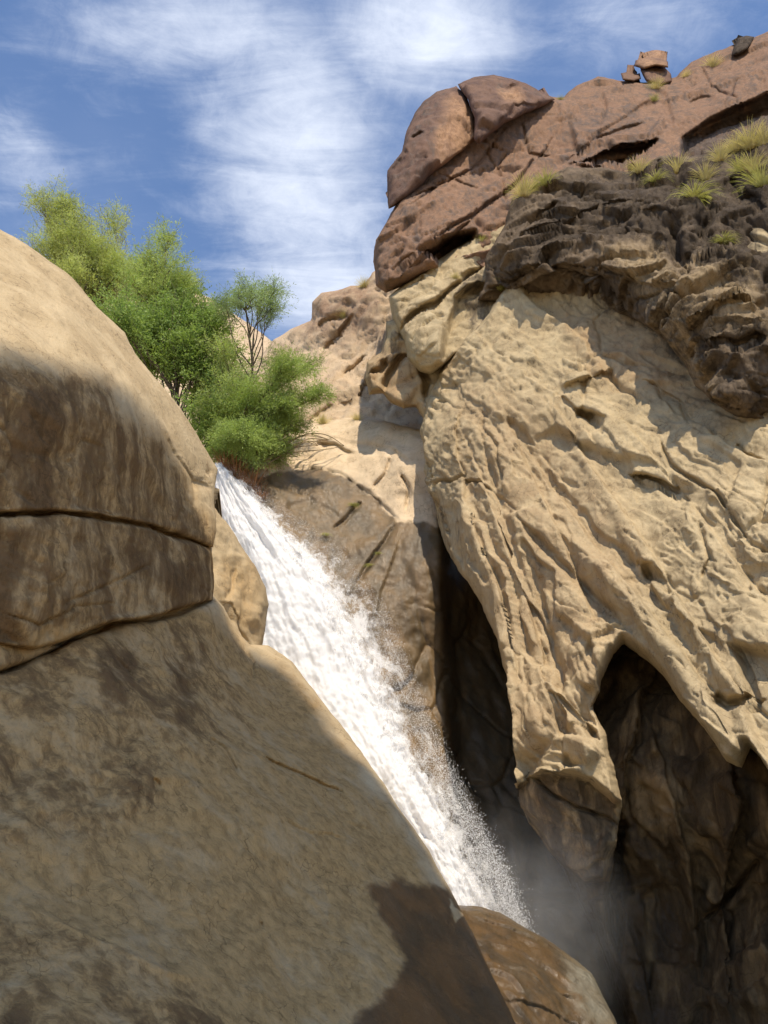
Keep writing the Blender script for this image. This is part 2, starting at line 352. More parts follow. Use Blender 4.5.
# pale dome and the wet wall under it that the water slides down
DOME_A = [(150, 478, 22.5), (225, 470, 22.0), (262, 452, 22.4), (300, 428, 23.8), (345, 418, 24.4), (400, 424, 23.0), (430, 440, 22.4), (480, 470, 23), (620, 480, 25),
    (300, 455, 23.5), (350, 455, 23.0), (400, 470, 22.0), (260, 480, 21.6), (320, 490, 21.9), (380, 505, 22.0), (415, 520, 21.4), (250, 520, 21.2), (330, 560, 21.0),
    (400, 600, 20.4), (440, 560, 20.8), (300, 650, 20.2), (400, 700, 19.8), (450, 700, 20.4), (500, 650, 22.0), (560, 650, 22.5), (350, 850, 18.5), (450, 850, 18.7), (540, 850, 19.5), (640, 850, 20), (480, 1020, 17.2), (640, 1020, 18), (100, 700, 20), (100, 1000, 18), (640, 600, 23)]
dome = relief('waterfall_wall', [(-160, 470), (120, 474), (205, 474), (238, 470), (262, 455), (285, 436), (310, 424), (345, 417), (385, 420), (420, 430), (480, 440), (660, 470), (660, 1120), (-160, 1120)],
    DOME_A, M_dome, step=1.8, rim=(10, .8), back=8, vmix=.5, seed=2,
    feats=[('step', [(232, 482), (262, 468), (300, 466), (340, 472), (372, 492), (398, 520), (402, 528)], 30, .14), ('crack', [(398, 522), (382, 545), (366, 566), (352, 590)], 1.8, .25),
        ('step', [(405, 522), (392, 560), (380, 590), (372, 640)], 20, -.2), ('crack', [(330, 530), (345, 520), (356, 508), (362, 500)], 1.8, .2), ('crack', [(392, 452), (383, 475), (372, 490)], 1.6, .25),
        ('crack', [(398, 470), (410, 490), (405, 512)], 1.6, .25), ('step', [(315, 440), (335, 445), (358, 452)], 10, .3), ('step', [(300, 448), (335, 438), (390, 446), (420, 470)], 9, .12),
        ('bump', [(446, 520), (470, 520), (640, 540), (640, 900), (456, 900)], 10, 1.6)],
    disp=[('fbm', .5, .30), ('fbm', 1.6, .12, {'dir': (.2, 0, -1), 'st': 2.5}), ('vor', .9, .10), ('fbm', 5, .035), ('crack', .55, .12, {'w': .03})],
    masks=[(1, [(215, 500), (240, 482), (266, 474), (300, 468), (335, 472), (372, 494), (398, 522), (432, 524), (470, 540), (700, 560), (700, 1120), (-160, 1120), (100, 500)], 5, 1.), (2, [(440, 560), (380, 600), (400, 760), (460, 820)], 20, .5),
        (0, [(420, 440), (446, 440), (446, 560), (432, 540)], 8, .4)], key='dome')  # small dark mask paints the cleft's shadow onto the wall
tag(dome, 'pale sunlit dome of rock above a brown wet wall, right beside the top of the waterfall', 'rock wall')
# ------------------------------------------------------------------ left side
a_low = [(0, 513), (60, 512), (100, 515), (150, 525), (190, 540), (213, 549)]
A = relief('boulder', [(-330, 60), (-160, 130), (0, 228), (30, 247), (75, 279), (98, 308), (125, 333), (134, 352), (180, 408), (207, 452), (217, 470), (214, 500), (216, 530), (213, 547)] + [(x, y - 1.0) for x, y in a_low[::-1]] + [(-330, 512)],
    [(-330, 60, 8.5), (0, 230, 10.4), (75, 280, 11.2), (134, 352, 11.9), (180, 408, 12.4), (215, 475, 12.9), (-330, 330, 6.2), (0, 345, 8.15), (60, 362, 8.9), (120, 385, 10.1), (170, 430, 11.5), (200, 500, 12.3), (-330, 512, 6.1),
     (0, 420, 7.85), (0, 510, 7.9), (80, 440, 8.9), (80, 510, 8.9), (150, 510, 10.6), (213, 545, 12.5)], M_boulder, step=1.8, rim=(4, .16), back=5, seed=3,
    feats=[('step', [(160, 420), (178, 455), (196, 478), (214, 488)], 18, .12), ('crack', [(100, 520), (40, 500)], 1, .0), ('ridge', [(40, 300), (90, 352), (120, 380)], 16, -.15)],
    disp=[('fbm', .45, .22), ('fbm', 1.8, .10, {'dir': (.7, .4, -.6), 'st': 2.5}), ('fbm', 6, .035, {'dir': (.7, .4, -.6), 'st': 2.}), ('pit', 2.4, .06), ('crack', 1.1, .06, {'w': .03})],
    masks=[(0, [(-330, 380), (-20, 352), (40, 366), (75, 372), (112, 388), (125, 420), (165, 440), (200, 500), (230, 560), (-330, 560)], 12, .62), (0, [(20, 380), (70, 380), (60, 520), (10, 520)], 22, 1.), (0, [(205, 455), (225, 465), (222, 560), (200, 560)], 6, .5), (2, [(-330, 380), (-20, 352), (40, 366), (75, 372), (112, 388), (125, 420), (165, 440), (200, 500), (230, 560), (-330, 560)], 14, .8)], key='A')  # tint and part of the stain paint warm shade below the sun edge
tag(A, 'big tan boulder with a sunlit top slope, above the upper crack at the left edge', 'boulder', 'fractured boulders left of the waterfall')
b_low = [(0, 645), (36, 650), (68, 640), (112, 622), (156, 617), (198, 604), (212, 600)]
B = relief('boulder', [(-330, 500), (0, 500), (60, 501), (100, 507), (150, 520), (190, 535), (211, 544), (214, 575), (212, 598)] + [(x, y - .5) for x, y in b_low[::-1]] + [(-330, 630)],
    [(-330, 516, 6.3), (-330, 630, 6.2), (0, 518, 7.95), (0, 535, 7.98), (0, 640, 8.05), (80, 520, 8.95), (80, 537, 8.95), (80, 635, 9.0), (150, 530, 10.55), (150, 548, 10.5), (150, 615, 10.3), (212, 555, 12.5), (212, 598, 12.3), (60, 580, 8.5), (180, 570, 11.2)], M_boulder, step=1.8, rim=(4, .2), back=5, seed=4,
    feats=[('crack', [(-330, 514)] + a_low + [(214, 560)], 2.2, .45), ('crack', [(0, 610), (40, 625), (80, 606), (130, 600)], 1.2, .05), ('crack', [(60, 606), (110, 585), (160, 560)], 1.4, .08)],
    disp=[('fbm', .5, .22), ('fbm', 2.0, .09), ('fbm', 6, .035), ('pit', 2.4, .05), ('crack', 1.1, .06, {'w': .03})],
    masks=[(0, [(-330, 500), (230, 500), (230, 620), (-330, 660)], 10, .62), (0, [(-20, 520), (40, 520), (20, 650), (-20, 650)], 22, 1.), (0, [(95, 520), (215, 560), (210, 605), (150, 600)], 22, .85), (2, [(-330, 480), (230, 480), (230, 640), (-330, 700)], 10, .8)], key='B')  # stains, plus a brown tint painting the slab's warm shade
tag(B, 'dark stained slab wedged between the two long cracks at the left edge', 'boulder', 'fractured boulders left of the waterfall')
Cw = relief('boulder', [(-330, 626), (0, 638), (30, 644), (62, 646), (31, 661), (0, 672), (-330, 700)],
    [(-330, 636, 6.6), (-330, 700, 6.6), (0, 650, 8.15), (0, 670, 8.1), (60, 650, 9.0), (30, 655, 8.6)], M_boulder, step=2, rim=(7, .3), back=4, seed=5, wob=1., disp=[('fbm', 2., .05), ('fbm', 6, .03)],
    masks=[(0, [(-330, 600), (80, 640), (0, 700)], 10, .4), (2, [(-330, 600), (80, 640), (0, 720), (-330, 720)], 10, .8)], key='C')  # brown tint puts the wedge's shade into its colour
tag(Cw, 'small pointed wedge of rock where the lower crack forks at the left edge', 'boulder', 'fractured boulders left of the waterfall')
D = relief('boulder', [(205, 480), (215, 508), (226, 522), (240, 543), (256, 566), (266, 588), (269, 604), (266, 625), (262, 645), (257, 662), (248, 672), (225, 640), (195, 620), (190, 540)],
    [(205, 490, 13.9), (215, 510, 13.8), (240, 545, 14.2), (268, 604, 14.6), (262, 645, 14.3), (215, 600, 13.1), (235, 620, 13.4), (190, 560, 12.9), (248, 670, 13.6)], M_boulder, step=1.6, rim=(8, .5), back=3, seed=6,
    feats=[('crack', [(236, 560), (232, 590), (222, 604)], 1.8, .12), ('step', [(214, 600), (230, 606), (243, 630), (256, 650)], 14, .14)],
    disp=[('vor', 1.1, .16), ('fbm', 2.5, .10), ('fbm', 7, .03)], masks=[(2, [(215, 560), (260, 560), (260, 640), (230, 620)], 14, .5)], key='D', close=True)
tag(D, 'narrow sunlit orange-tan rock squeezed between the stained boulders and the white water', 'boulder', 'fractured boulders left of the waterfall')
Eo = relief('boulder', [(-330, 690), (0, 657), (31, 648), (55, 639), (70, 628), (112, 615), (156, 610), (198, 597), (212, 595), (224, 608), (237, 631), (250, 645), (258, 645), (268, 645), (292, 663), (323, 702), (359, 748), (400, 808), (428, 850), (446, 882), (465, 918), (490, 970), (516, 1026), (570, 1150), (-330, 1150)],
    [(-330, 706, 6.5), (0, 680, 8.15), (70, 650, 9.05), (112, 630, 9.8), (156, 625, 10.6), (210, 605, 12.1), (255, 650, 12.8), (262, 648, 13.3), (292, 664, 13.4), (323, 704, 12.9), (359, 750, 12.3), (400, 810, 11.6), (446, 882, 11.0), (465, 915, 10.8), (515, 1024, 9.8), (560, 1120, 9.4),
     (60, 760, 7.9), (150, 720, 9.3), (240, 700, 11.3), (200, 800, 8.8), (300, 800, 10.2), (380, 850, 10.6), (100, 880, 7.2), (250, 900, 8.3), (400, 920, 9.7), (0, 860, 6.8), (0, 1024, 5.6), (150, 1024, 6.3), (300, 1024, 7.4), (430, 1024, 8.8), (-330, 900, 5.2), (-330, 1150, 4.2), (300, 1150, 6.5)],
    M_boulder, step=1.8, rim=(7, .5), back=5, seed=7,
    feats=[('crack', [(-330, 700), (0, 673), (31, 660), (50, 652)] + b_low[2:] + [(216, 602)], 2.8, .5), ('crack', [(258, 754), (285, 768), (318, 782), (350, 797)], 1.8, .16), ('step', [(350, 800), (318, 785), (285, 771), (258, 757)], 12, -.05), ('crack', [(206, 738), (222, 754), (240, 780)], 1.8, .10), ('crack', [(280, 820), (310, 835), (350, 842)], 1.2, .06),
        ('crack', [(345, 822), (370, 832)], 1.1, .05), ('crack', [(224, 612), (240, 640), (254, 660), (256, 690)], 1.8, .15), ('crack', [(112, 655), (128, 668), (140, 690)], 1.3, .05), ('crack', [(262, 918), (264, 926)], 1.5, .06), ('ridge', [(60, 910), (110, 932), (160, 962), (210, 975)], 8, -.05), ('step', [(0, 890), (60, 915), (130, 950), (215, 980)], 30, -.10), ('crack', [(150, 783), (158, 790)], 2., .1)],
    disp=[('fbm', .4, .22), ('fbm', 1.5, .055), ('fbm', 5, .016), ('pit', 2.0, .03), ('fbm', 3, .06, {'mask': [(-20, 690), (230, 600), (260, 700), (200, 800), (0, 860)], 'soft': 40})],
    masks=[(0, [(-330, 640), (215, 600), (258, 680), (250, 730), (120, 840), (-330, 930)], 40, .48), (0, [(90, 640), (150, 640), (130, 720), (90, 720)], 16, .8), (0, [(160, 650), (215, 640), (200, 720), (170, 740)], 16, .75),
        (0, [(-330, 890), (60, 910), (200, 980), (250, 1040), (250, 1150), (-330, 1150)], 16, .50), (2, [(-330, 640), (200, 600), (250, 650), (300, 690), (360, 770), (420, 860), (460, 930), (560, 1150), (-330, 1150)], 12, 1.),  # tint stops short of the sunlit strip, painting warm shade below it
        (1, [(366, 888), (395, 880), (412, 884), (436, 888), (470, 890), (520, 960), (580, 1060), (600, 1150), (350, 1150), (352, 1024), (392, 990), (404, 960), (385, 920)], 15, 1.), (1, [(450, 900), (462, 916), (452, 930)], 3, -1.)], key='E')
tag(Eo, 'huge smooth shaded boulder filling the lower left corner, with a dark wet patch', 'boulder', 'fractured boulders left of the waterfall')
Fo = relief('wet_rock', [(430, 896), (458, 905), (478, 907), (500, 913), (522, 926), (545, 938), (572, 957), (592, 973), (600, 990), (606, 1002), (618, 1026), (650, 1150), (430, 1150)],
    [(440, 905, 14.0), (480, 908, 14.6), (545, 938, 14.6), (600, 985, 14.3), (480, 960, 12.8), (540, 990, 12.9), (500, 1024, 12.0), (590, 1024, 13.2), (640, 1140, 12.6), (430, 1140, 11.2)], M_wet, step=1.6, rim=(10, .5), back=3, seed=8,
    feats=[('step', [(462, 912), (500, 926), (540, 944), (580, 965)], 9, .12), ('step', [(520, 975), (550, 990), (575, 1002)], 9, .10), ('step', [(490, 1000), (540, 1008), (580, 1030)], 9, .08), ('ridge', [(470, 940), (520, 970), (560, 1020)], 12, -.1)],
    disp=[('fbm', .8, .2), ('ledge', 1., .22, {'dir': (.8, 0, -.5), 'st': 3}), ('ledge', 3., .05, {'dir': (.8, 0, -.5), 'st': 3}), ('fbm', 7, .025), ('crack', 1.5, .08, {'w': .04})],
    masks=[(1, [(430, 890), (480, 905), (560, 950), (640, 1150), (430, 1150)], 20, .8), (2, [(500, 960), (600, 970), (620, 1030), (520, 1030)], 18, .9)], key='F')
tag(Fo, 'low wet orange-brown rock with pale trickles at the foot of the waterfall', 'rock')
# ------------------------------------------------------------------ right side
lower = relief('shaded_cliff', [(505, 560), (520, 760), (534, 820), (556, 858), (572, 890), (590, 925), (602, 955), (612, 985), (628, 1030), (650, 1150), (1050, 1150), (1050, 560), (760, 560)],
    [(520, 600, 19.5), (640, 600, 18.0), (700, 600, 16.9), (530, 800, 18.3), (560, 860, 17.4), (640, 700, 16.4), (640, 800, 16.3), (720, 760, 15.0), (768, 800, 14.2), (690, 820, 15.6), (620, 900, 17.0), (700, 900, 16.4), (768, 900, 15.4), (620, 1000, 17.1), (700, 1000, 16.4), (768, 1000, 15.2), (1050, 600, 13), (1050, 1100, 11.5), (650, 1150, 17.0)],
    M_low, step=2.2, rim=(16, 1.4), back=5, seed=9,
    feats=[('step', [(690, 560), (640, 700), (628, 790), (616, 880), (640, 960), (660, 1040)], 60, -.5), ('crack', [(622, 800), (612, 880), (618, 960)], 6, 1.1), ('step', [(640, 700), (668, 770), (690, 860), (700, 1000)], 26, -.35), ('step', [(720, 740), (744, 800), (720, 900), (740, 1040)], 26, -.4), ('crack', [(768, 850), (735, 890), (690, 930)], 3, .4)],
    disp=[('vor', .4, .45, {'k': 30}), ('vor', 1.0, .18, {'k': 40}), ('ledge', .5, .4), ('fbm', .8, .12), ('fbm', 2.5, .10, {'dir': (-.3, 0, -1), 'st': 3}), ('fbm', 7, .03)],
    masks=[(0, [(500, 560), (1050, 560), (1050, 1150), (500, 1150)], 10, .75), (1, [(500, 800), (640, 800), (700, 900), (700, 1150), (500, 1150)], 40, .55), (0, [(632, 780), (680, 780), (680, 830), (632, 830)], 12, -.7)], key='low')  # dark mask over the whole face deepens its shade in colour
tag(lower, 'dark shaded cliff under the overhang in the lower right corner', 'cliff')
but_out = [(505, 290), (482, 322), (458, 348), (440, 372), (428, 396), (421, 430), (427, 470), (436, 510), (445, 545), (462, 575), (482, 604), (497, 640), (508, 680), (515, 730), (518, 778), (521, 800), (530, 822), (548, 850), (566, 868), (585, 882), (610, 882), (616, 850), (622, 806), (616, 778), (615, 766), (608, 750), (606, 736), (598, 722), (592, 706), (600, 694), (603, 680), (608, 668), (614, 654), (624, 644), (634, 650), (650, 663), (664, 678), (680, 702), (698, 720), (712, 740), (728, 762), (742, 768), (752, 748), (768, 770), (790, 830), (850, 930), (1050, 1050), (1050, 250), (700, 210), (520, 250)]
but = relief('sunlit_cliff', but_out,
    [(400, 340, 21.0), (433, 380, 21.4), (424, 420, 21.2), (436, 510, 20.5), (472, 514, 18.5), (470, 575, 18.4), (491, 586, 17.7), (510, 680, 16.6), (517, 778, 15.8), (560, 800, 15.0), (600, 850, 15.1), (600, 760, 15.0), (540, 720, 15.4),
     (470, 420, 19.1), (500, 350, 20.0), (560, 330, 19.7), (620, 340, 18.9), (540, 450, 18.0), (600, 450, 17.3), (540, 580, 16.7), (600, 580, 15.9), (570, 660, 15.5), (650, 640, 15.0), (660, 540, 15.7), (700, 450, 16.0), (768, 420, 15.6),
     (768, 520, 14.5), (768, 640, 13.4), (720, 700, 13.7), (768, 770, 12.7), (735, 755, 13.2), (1050, 300, 13), (1050, 600, 11.2), (1050, 1000, 9.8), (700, 230, 18.5), (500, 250, 21)],
    M_tan, step=1.3, rim=(6, .55), back=2.6, seed=10, wob=3.8,
    feats=[('step', [(520, 500), (558, 538), (606, 581), (640, 615), (668, 648), (697, 692), (735, 730), (755, 749)], 34, .0), ('step', [(735, 716), (706, 684), (668, 636), (640, 602), (601, 553), (563, 500), (520, 440), (490, 400)], 22, .34), ('crack', [(520, 520), (556, 560), (596, 600), (626, 634)], 5, .30),
        ('step', [(566, 765), (550, 690), (524, 590), (486, 490), (454, 410)], 18, .24), ('step', [(604, 640), (566, 548), (530, 470), (494, 392)], 16, .26), ('step', [(768, 724), (706, 640), (650, 552), (590, 462), (536, 384)], 20, .24), ('step', [(800, 640), (744, 574), (676, 486), (606, 402)], 22, .20), ('step', [(540, 740), (524, 660), (500, 590), (466, 500)], 14, .1),
        ('ridge', [(560, 420), (610, 500), (662, 580), (712, 655), (760, 725)], 9, -.16), ('ridge', [(468, 430), (496, 520), (524, 610), (538, 700)], 8, -.18), ('ridge', [(620, 440), (690, 530), (750, 600)], 12, -.15), ('crack', [(660, 440), (672, 470), (720, 500), (760, 560)], 2, .22), ('crack', [(700, 520), (712, 560), (704, 590)], 1.8, .18), ('crack', [(640, 380), (680, 400), (690, 430)], 2, .2),
        ('ridge', [(560, 530), (606, 575), (645, 620), (680, 670), (715, 720), (745, 755)], 15, -.45), ('crack', [(716, 700), (735, 712), (768, 702)], 5, .45), ('crack', [(640, 566), (668, 588), (676, 602)], 6, .4),
        ('step', [(613, 370), (590, 380), (562, 392)], 16, -.35), ('crack', [(576, 418), (590, 424), (604, 440)], 6, .5), ('step', [(558, 396), (575, 414), (606, 424), (604, 440)], 24, .25), ('step', [(629, 470), (660, 480), (680, 490), (693, 506)], 26, .40), ('crack', [(629, 472), (660, 484), (690, 504)], 4, .35),
        ('step', [(768, 440), (740, 470), (730, 520), (742, 560)], 16, .12), ('crack', [(735, 440), (742, 452), (768, 462)], 2, .18), ('step', [(470, 380), (455, 430), (468, 500), (500, 580), (515, 640), (524, 700)], 24, -.30), ('crack', [(480, 430), (500, 500), (530, 580), (552, 640), (560, 690)], 5, .25),
        ('step', [(585, 770), (560, 772), (545, 770), (522, 786)], 60, .5), ('crack', [(556, 700), (582, 724), (600, 740)], 4, .35), ('step', [(540, 700), (560, 735), (590, 742), (606, 756)], 20, -.25), ('crack', [(449, 560), (438, 500), (430, 450)], 5, .5), ('ridge', [(500, 620), (515, 700), (520, 775)], 8, -.15),
        ('bump', [(520, 792), (536, 776), (560, 775), (590, 784), (622, 806), (610, 900), (560, 870), (530, 830)], 5, .75)],
    disp=[('fbm', .3, .30), ('billow', .55, .13, {'dir': GR, 'st': 6.}), ('ledge', .6, .40, {'dir': GR, 'st': 5., 'n': 3., 'patch': .5}), ('ledge', 1.7, .17, {'dir': GR, 'st': 4., 'n': 3., 'patch': .25}), ('nick', 1.2, .10, {'dir': GR, 'st': 4., 'patch': .1}), ('nick', 3.6, .05, {'dir': GR, 'st': 3.5, 'patch': .2}), ('vor', .55, .30, {'dir': GR, 'st': 4.5, 'k': 120}), ('vor', 1.7, .08, {'dir': GR, 'st': 2.6, 'k': 110, 'patch': .4}), ('vor', 4.2, .035, {'dir': GR, 'st': 2., 'k': 90}), ('ledge', 4., .07, {'dir': GR, 'st': 2.5, 'patch': .25}), ('fbm', 5, .015), ('crack', .7, .22, {'dir': GR, 'st': 2.4, 'w': .028}),
        ('vor', 1.3, .30, {'mask': [(580, 620), (640, 620), (620, 700), (600, 760), (560, 780), (540, 700)], 'soft': 14, 'k': 40}), ('billow', 2.2, .09, {'mask': [(420, 330), (520, 330), (540, 420), (480, 520), (420, 480)], 'soft': 20}), ('vor', .9, .3, {'mask': [(520, 790), (620, 780), (610, 900), (540, 860)], 'soft': 10, 'k': 40})],
    masks=[(0, [(520, 792), (536, 776), (560, 775), (590, 784), (622, 806), (610, 900), (560, 870), (530, 830)], 5, .75), (2, [(520, 792), (540, 776), (622, 800), (610, 900), (560, 870)], 9, .6), (0, [(440, 240), (560, 300), (640, 330), (700, 390), (800, 430), (900, 200), (600, 200)], 14, .6), (0, [(420, 440), (446, 440), (470, 560), (440, 560)], 8, .4), (2, [(560, 320), (640, 320), (700, 400), (600, 380)], 20, .5), (2, [(440, 360), (560, 420), (640, 560), (600, 760), (520, 760), (470, 560)], 40, .3), (0, [(560, 500), (700, 660), (768, 740), (768, 700), (660, 560), (600, 480)], 16, .25)], key='but')  # left flank dark mask is painted shade; darker also under lip and crag
tag(but, 'tall sunlit tan cliff with diagonal ribs and a jagged lower lip, right of the waterfall', 'cliff')
# tan blocks under the red cliff
blk = relief('rock_outcrop', [(389, 297), (404, 284), (420, 272), (450, 252), (478, 234), (510, 222), (545, 212), (565, 300), (520, 304), (490, 320), (470, 342), (456, 356), (444, 366), (432, 375), (420, 372), (409, 360), (404, 340), (393, 320)],
    [(389, 297, 21.8), (450, 252, 22.3), (478, 236, 22.4), (545, 212, 21.6), (565, 300, 20.4), (500, 300, 20.7), (400, 310, 21.9), (430, 300, 21.5), (440, 330, 20.7), (425, 350, 20.5), (432, 372, 20.8), (470, 335, 20.3), (404, 345, 21.3)], M_tan, step=1.4, rim=(9, .9), back=5, seed=11,
    feats=[('crack', [(398, 334), (412, 318), (436, 306), (452, 288), (490, 262)], 2.6, .5), ('step', [(490, 262), (455, 285), (436, 304), (414, 316), (398, 334)], 16, -.25), ('bump', [(456, 300), (480, 284), (506, 290), (510, 302), (480, 324), (462, 345), (444, 358), (446, 330)], 5, .8), ('crack', [(398, 292), (420, 281), (424, 276)], 2, .3), ('crack', [(455, 280), (480, 268), (492, 254)], 2.5, .3), ('step', [(408, 350), (420, 356), (440, 342)], 8, .15)],
    disp=[('vor', .6, .22, {'k': 30}), ('ledge', .9, .22), ('vor', 1.7, .07, {'k': 60}), ('billow', .9, .10), ('fbm', 2.5, .05), ('crack', .7, .14, {'w': .035})], masks=[(0, [(450, 290), (470, 270), (560, 215), (560, 320), (470, 340)], 10, .62)], key='blk')
tag(blk, 'rounded jutting tan blocks below the red cliff, above the edge of the sunlit cliff', 'rock outcrop')
bk2 = relief('rock_outcrop', [(386, 322), (386, 336), (381, 352), (367, 362), (365, 378), (369, 394), (384, 394), (392, 404), (404, 409), (416, 406), (424, 420), (440, 460), (470, 440), (470, 350), (430, 330), (405, 315)],
    [(386, 330, 22.2), (367, 370, 22.2), (384, 390, 22.0), (400, 400, 21.8), (420, 400, 21.8), (400, 360, 22.2), (430, 440, 21.6), (470, 350, 21.6)], M_tan, step=1.4, rim=(7, .7), back=4, seed=21,
    feats=[('crack', [(383, 392), (388, 376), (398, 362), (410, 352)], 3.5, .5), ('crack', [(368, 376), (380, 372), (386, 360)], 3, .4), ('crack', [(424, 402), (428, 380), (420, 366)], 3, .4)],
    disp=[('vor', 1., .28, {'k': 30}), ('vor', 2.2, .08, {'k': 40}), ('fbm', 2.5, .06)], masks=[(2, [(360, 340), (430, 340), (430, 410), (360, 410)], 10, .5), (0, [(380, 320), (410, 330), (400, 360), (370, 370)], 8, .5)], key='bk2')
tag(bk2, 'brown broken lumps of rock poking out left, under the rounded tan blocks', 'rock outcrop')
# red cliff and its detached blocks
red = relief('red_cliff', [(376, 286), (374, 262), (376, 240), (384, 226), (393, 209), (402, 190), (425, 172), (446, 150), (464, 128), (485, 112), (520, 98), (550, 97), (562, 98), (577, 86), (598, 77), (619, 80), (645, 82), (676, 77), (691, 62), (733, 46), (768, 31), (1050, -120), (1050, 300), (760, 330), (600, 330), (470, 262), (450, 262), (425, 275), (400, 288), (386, 294)],
    [(376, 240, 23.0), (430, 150, 24.6), (485, 112, 26.0), (386, 290, 22.3), (430, 265, 21.7), (458, 155, 24.2), (510, 121, 25.6), (562, 98, 27), (598, 77, 28), (676, 77, 28), (768, 31, 28), (1050, -120, 28), (480, 200, 23.0), (540, 160, 24), (600, 150, 24.2), (680, 130, 24.3), (768, 90, 24), (1050, 100, 20), (1050, 300, 17), (500, 250, 21.9), (600, 230, 21.6), (700, 200, 21.4), (768, 330, 20), (440, 220, 22.3)], M_red, step=1.6, rim=(7, .8), back=6, vmix=.5, seed=12,
    feats=[('bump', [(427, 257), (443, 242), (474, 234), (462, 248), (440, 264)], 2.2, 2.0), ('bump', [(598, 152), (613, 147), (656, 141), (646, 151), (630, 161), (622, 169), (600, 162), (575, 163)], 2.2, 1.8), ('bump', [(683, 138), (722, 117), (768, 99), (1050, 10), (1050, 300), (683, 220)], 3, 1.5), ('step', [(500, 236), (456, 240), (430, 252), (400, 280), (386, 292)], 10, -.3), ('crack', [(438, 262), (455, 246), (480, 238)], 6, .9), ('crack', [(443, 254), (454, 240), (470, 222)], 1.8, .4), ('crack', [(412, 212), (440, 186), (470, 168), (505, 130)], 1.6, .35), ('crack', [(425, 250), (470, 218), (520, 182), (566, 120)], 1.4, .3), ('step', [(566, 120), (520, 182), (470, 218), (425, 250)], 18, -.18), ('step', [(505, 225), (548, 190), (590, 150), (610, 100)], 20, -.22), ('step', [(640, 150), (660, 120), (700, 108), (768, 84)], 16, -.3), ('crack', [(560, 165), (600, 140), (650, 122)], 1.6, .4), ('step', [(390, 240), (430, 214), (470, 196), (500, 188)], 14, -.16), ('crack', [(520, 122), (530, 150), (560, 158)], 1.4, .3), ('crack', [(600, 84), (606, 110), (596, 140)], 1.4, .3), ('crack', [(700, 62), (712, 90), (742, 104)], 1.4, .3),
        ('crack', [(412, 200), (430, 192), (436, 190)], 1.6, .3), ('crack', [(395, 275), (420, 256), (440, 245)], 1.6, .25), ('step', [(700, 160), (650, 166), (630, 172), (600, 168), (560, 162)], 26, -.5),
        ('crack', [(585, 168), (610, 170), (640, 166)], 6, 1.2), ('step', [(686, 104), (700, 98), (715, 97)], 12, .3), ('crack', [(660, 90), (668, 110), (672, 130)], 3, .3), ('step', [(575, 150), (610, 128), (640, 108), (655, 100)], 16, .30), ('crack', [(440, 172), (462, 185), (480, 190)], 1.5, .2), ('step', [(768, 60), (735, 72), (700, 78)], 20, .5), ('crack', [(480, 145), (500, 170), (506, 210)], 1.5, .2), ('crack', [(556, 100), (560, 130), (548, 160)], 1.4, .15)],
    disp=[('fbm', .25, .25), ('vor', .36, .62, {'dir': (.8, 0, .5), 'st': 2., 'k': 90}), ('ledge', .4, .25, {'dir': (.8, 0, .5), 'st': 2.5}), ('vor', 1.0, .16, {'dir': (.8, 0, .5), 'st': 2., 'k': 90}), ('vor', 2.6, .04, {'k': 90}), ('ledge', 1.4, .10, {'dir': (.8, 0, .5), 'st': 3.}), ('fbm', 6, .02), ('crack', .45, .4, {'w': .025, 'dir': (.8, 0, .5), 'st': 1.8}), ('crack', 1.2, .14, {'w': .03})],
    masks=[(0, [(360, 60), (800, -20), (1050, -150), (1050, 320), (360, 320)], 8, .46), (2, [(360, 60), (800, -20), (1050, -150), (1050, 320), (360, 320)], 8, .5), (2, [(425, 190), (455, 165), (480, 150), (520, 130), (520, 175), (450, 230)], 22, .55), (2, [(640, 130), (720, 110), (740, 140), (650, 170)], 20, .6), (0, [(560, 100), (640, 95), (680, 150), (600, 190), (540, 170)], 22, .6), (0, [(690, 60), (800, 20), (800, 110), (700, 110)], 26, .35), (0, [(676, 138), (722, 117), (768, 99), (1050, 10), (1050, 300), (683, 220)], 8, .9), (2, [(480, 220), (520, 205), (515, 240), (480, 240)], 10, .6)], key='red')  # strong dark mask over the recess under the lip is painted shade
tag(red, 'long reddish brown cliff face running up to the skyline at the upper right', 'cliff')
rb = relief('rock_block', [(389, 209), (387, 190), (388, 170), (396, 160), (402, 152), (406, 132), (414, 113), (424, 100), (437, 91), (456, 86), (466, 96), (475, 118), (476, 140), (462, 152), (437, 170), (422, 186), (406, 199), (396, 206)],
    [(389, 190, 23.0), (414, 113, 24.5), (450, 88, 25.4), (476, 140, 23.6), (430, 150, 22.8), (440, 172, 22.7), (400, 200, 22.5), (450, 110, 24.0)], M_red, step=1.5, rim=(9, .9), back=4, seed=13, close=True,
    feats=[('step', [(456, 92), (452, 120), (440, 160)], 14, .2), ('step', [(388, 172), (402, 160), (408, 150)], 12, .3), ('crack', [(412, 140), (425, 134)], 1.5, .3), ('bump', [(456, 95), (474, 120), (474, 142), (450, 156), (448, 130)], 3, .25)],
    disp=[('vor', .55, .36, {'k': 40}), ('vor', 1.8, .08, {'k': 40}), ('fbm', 1.6, .08), ('fbm', 5, .04), ('crack', 1, .12, {'w': .04})], masks=[(2, [(450, 95), (474, 110), (476, 145), (440, 166), (436, 140)], 7, .9), (0, [(385, 80), (450, 80), (440, 180), (385, 215)], 6, .45)], key='rb')
tag(rb, 'large reddish block at the left end of the red cliff skyline', 'rock block')
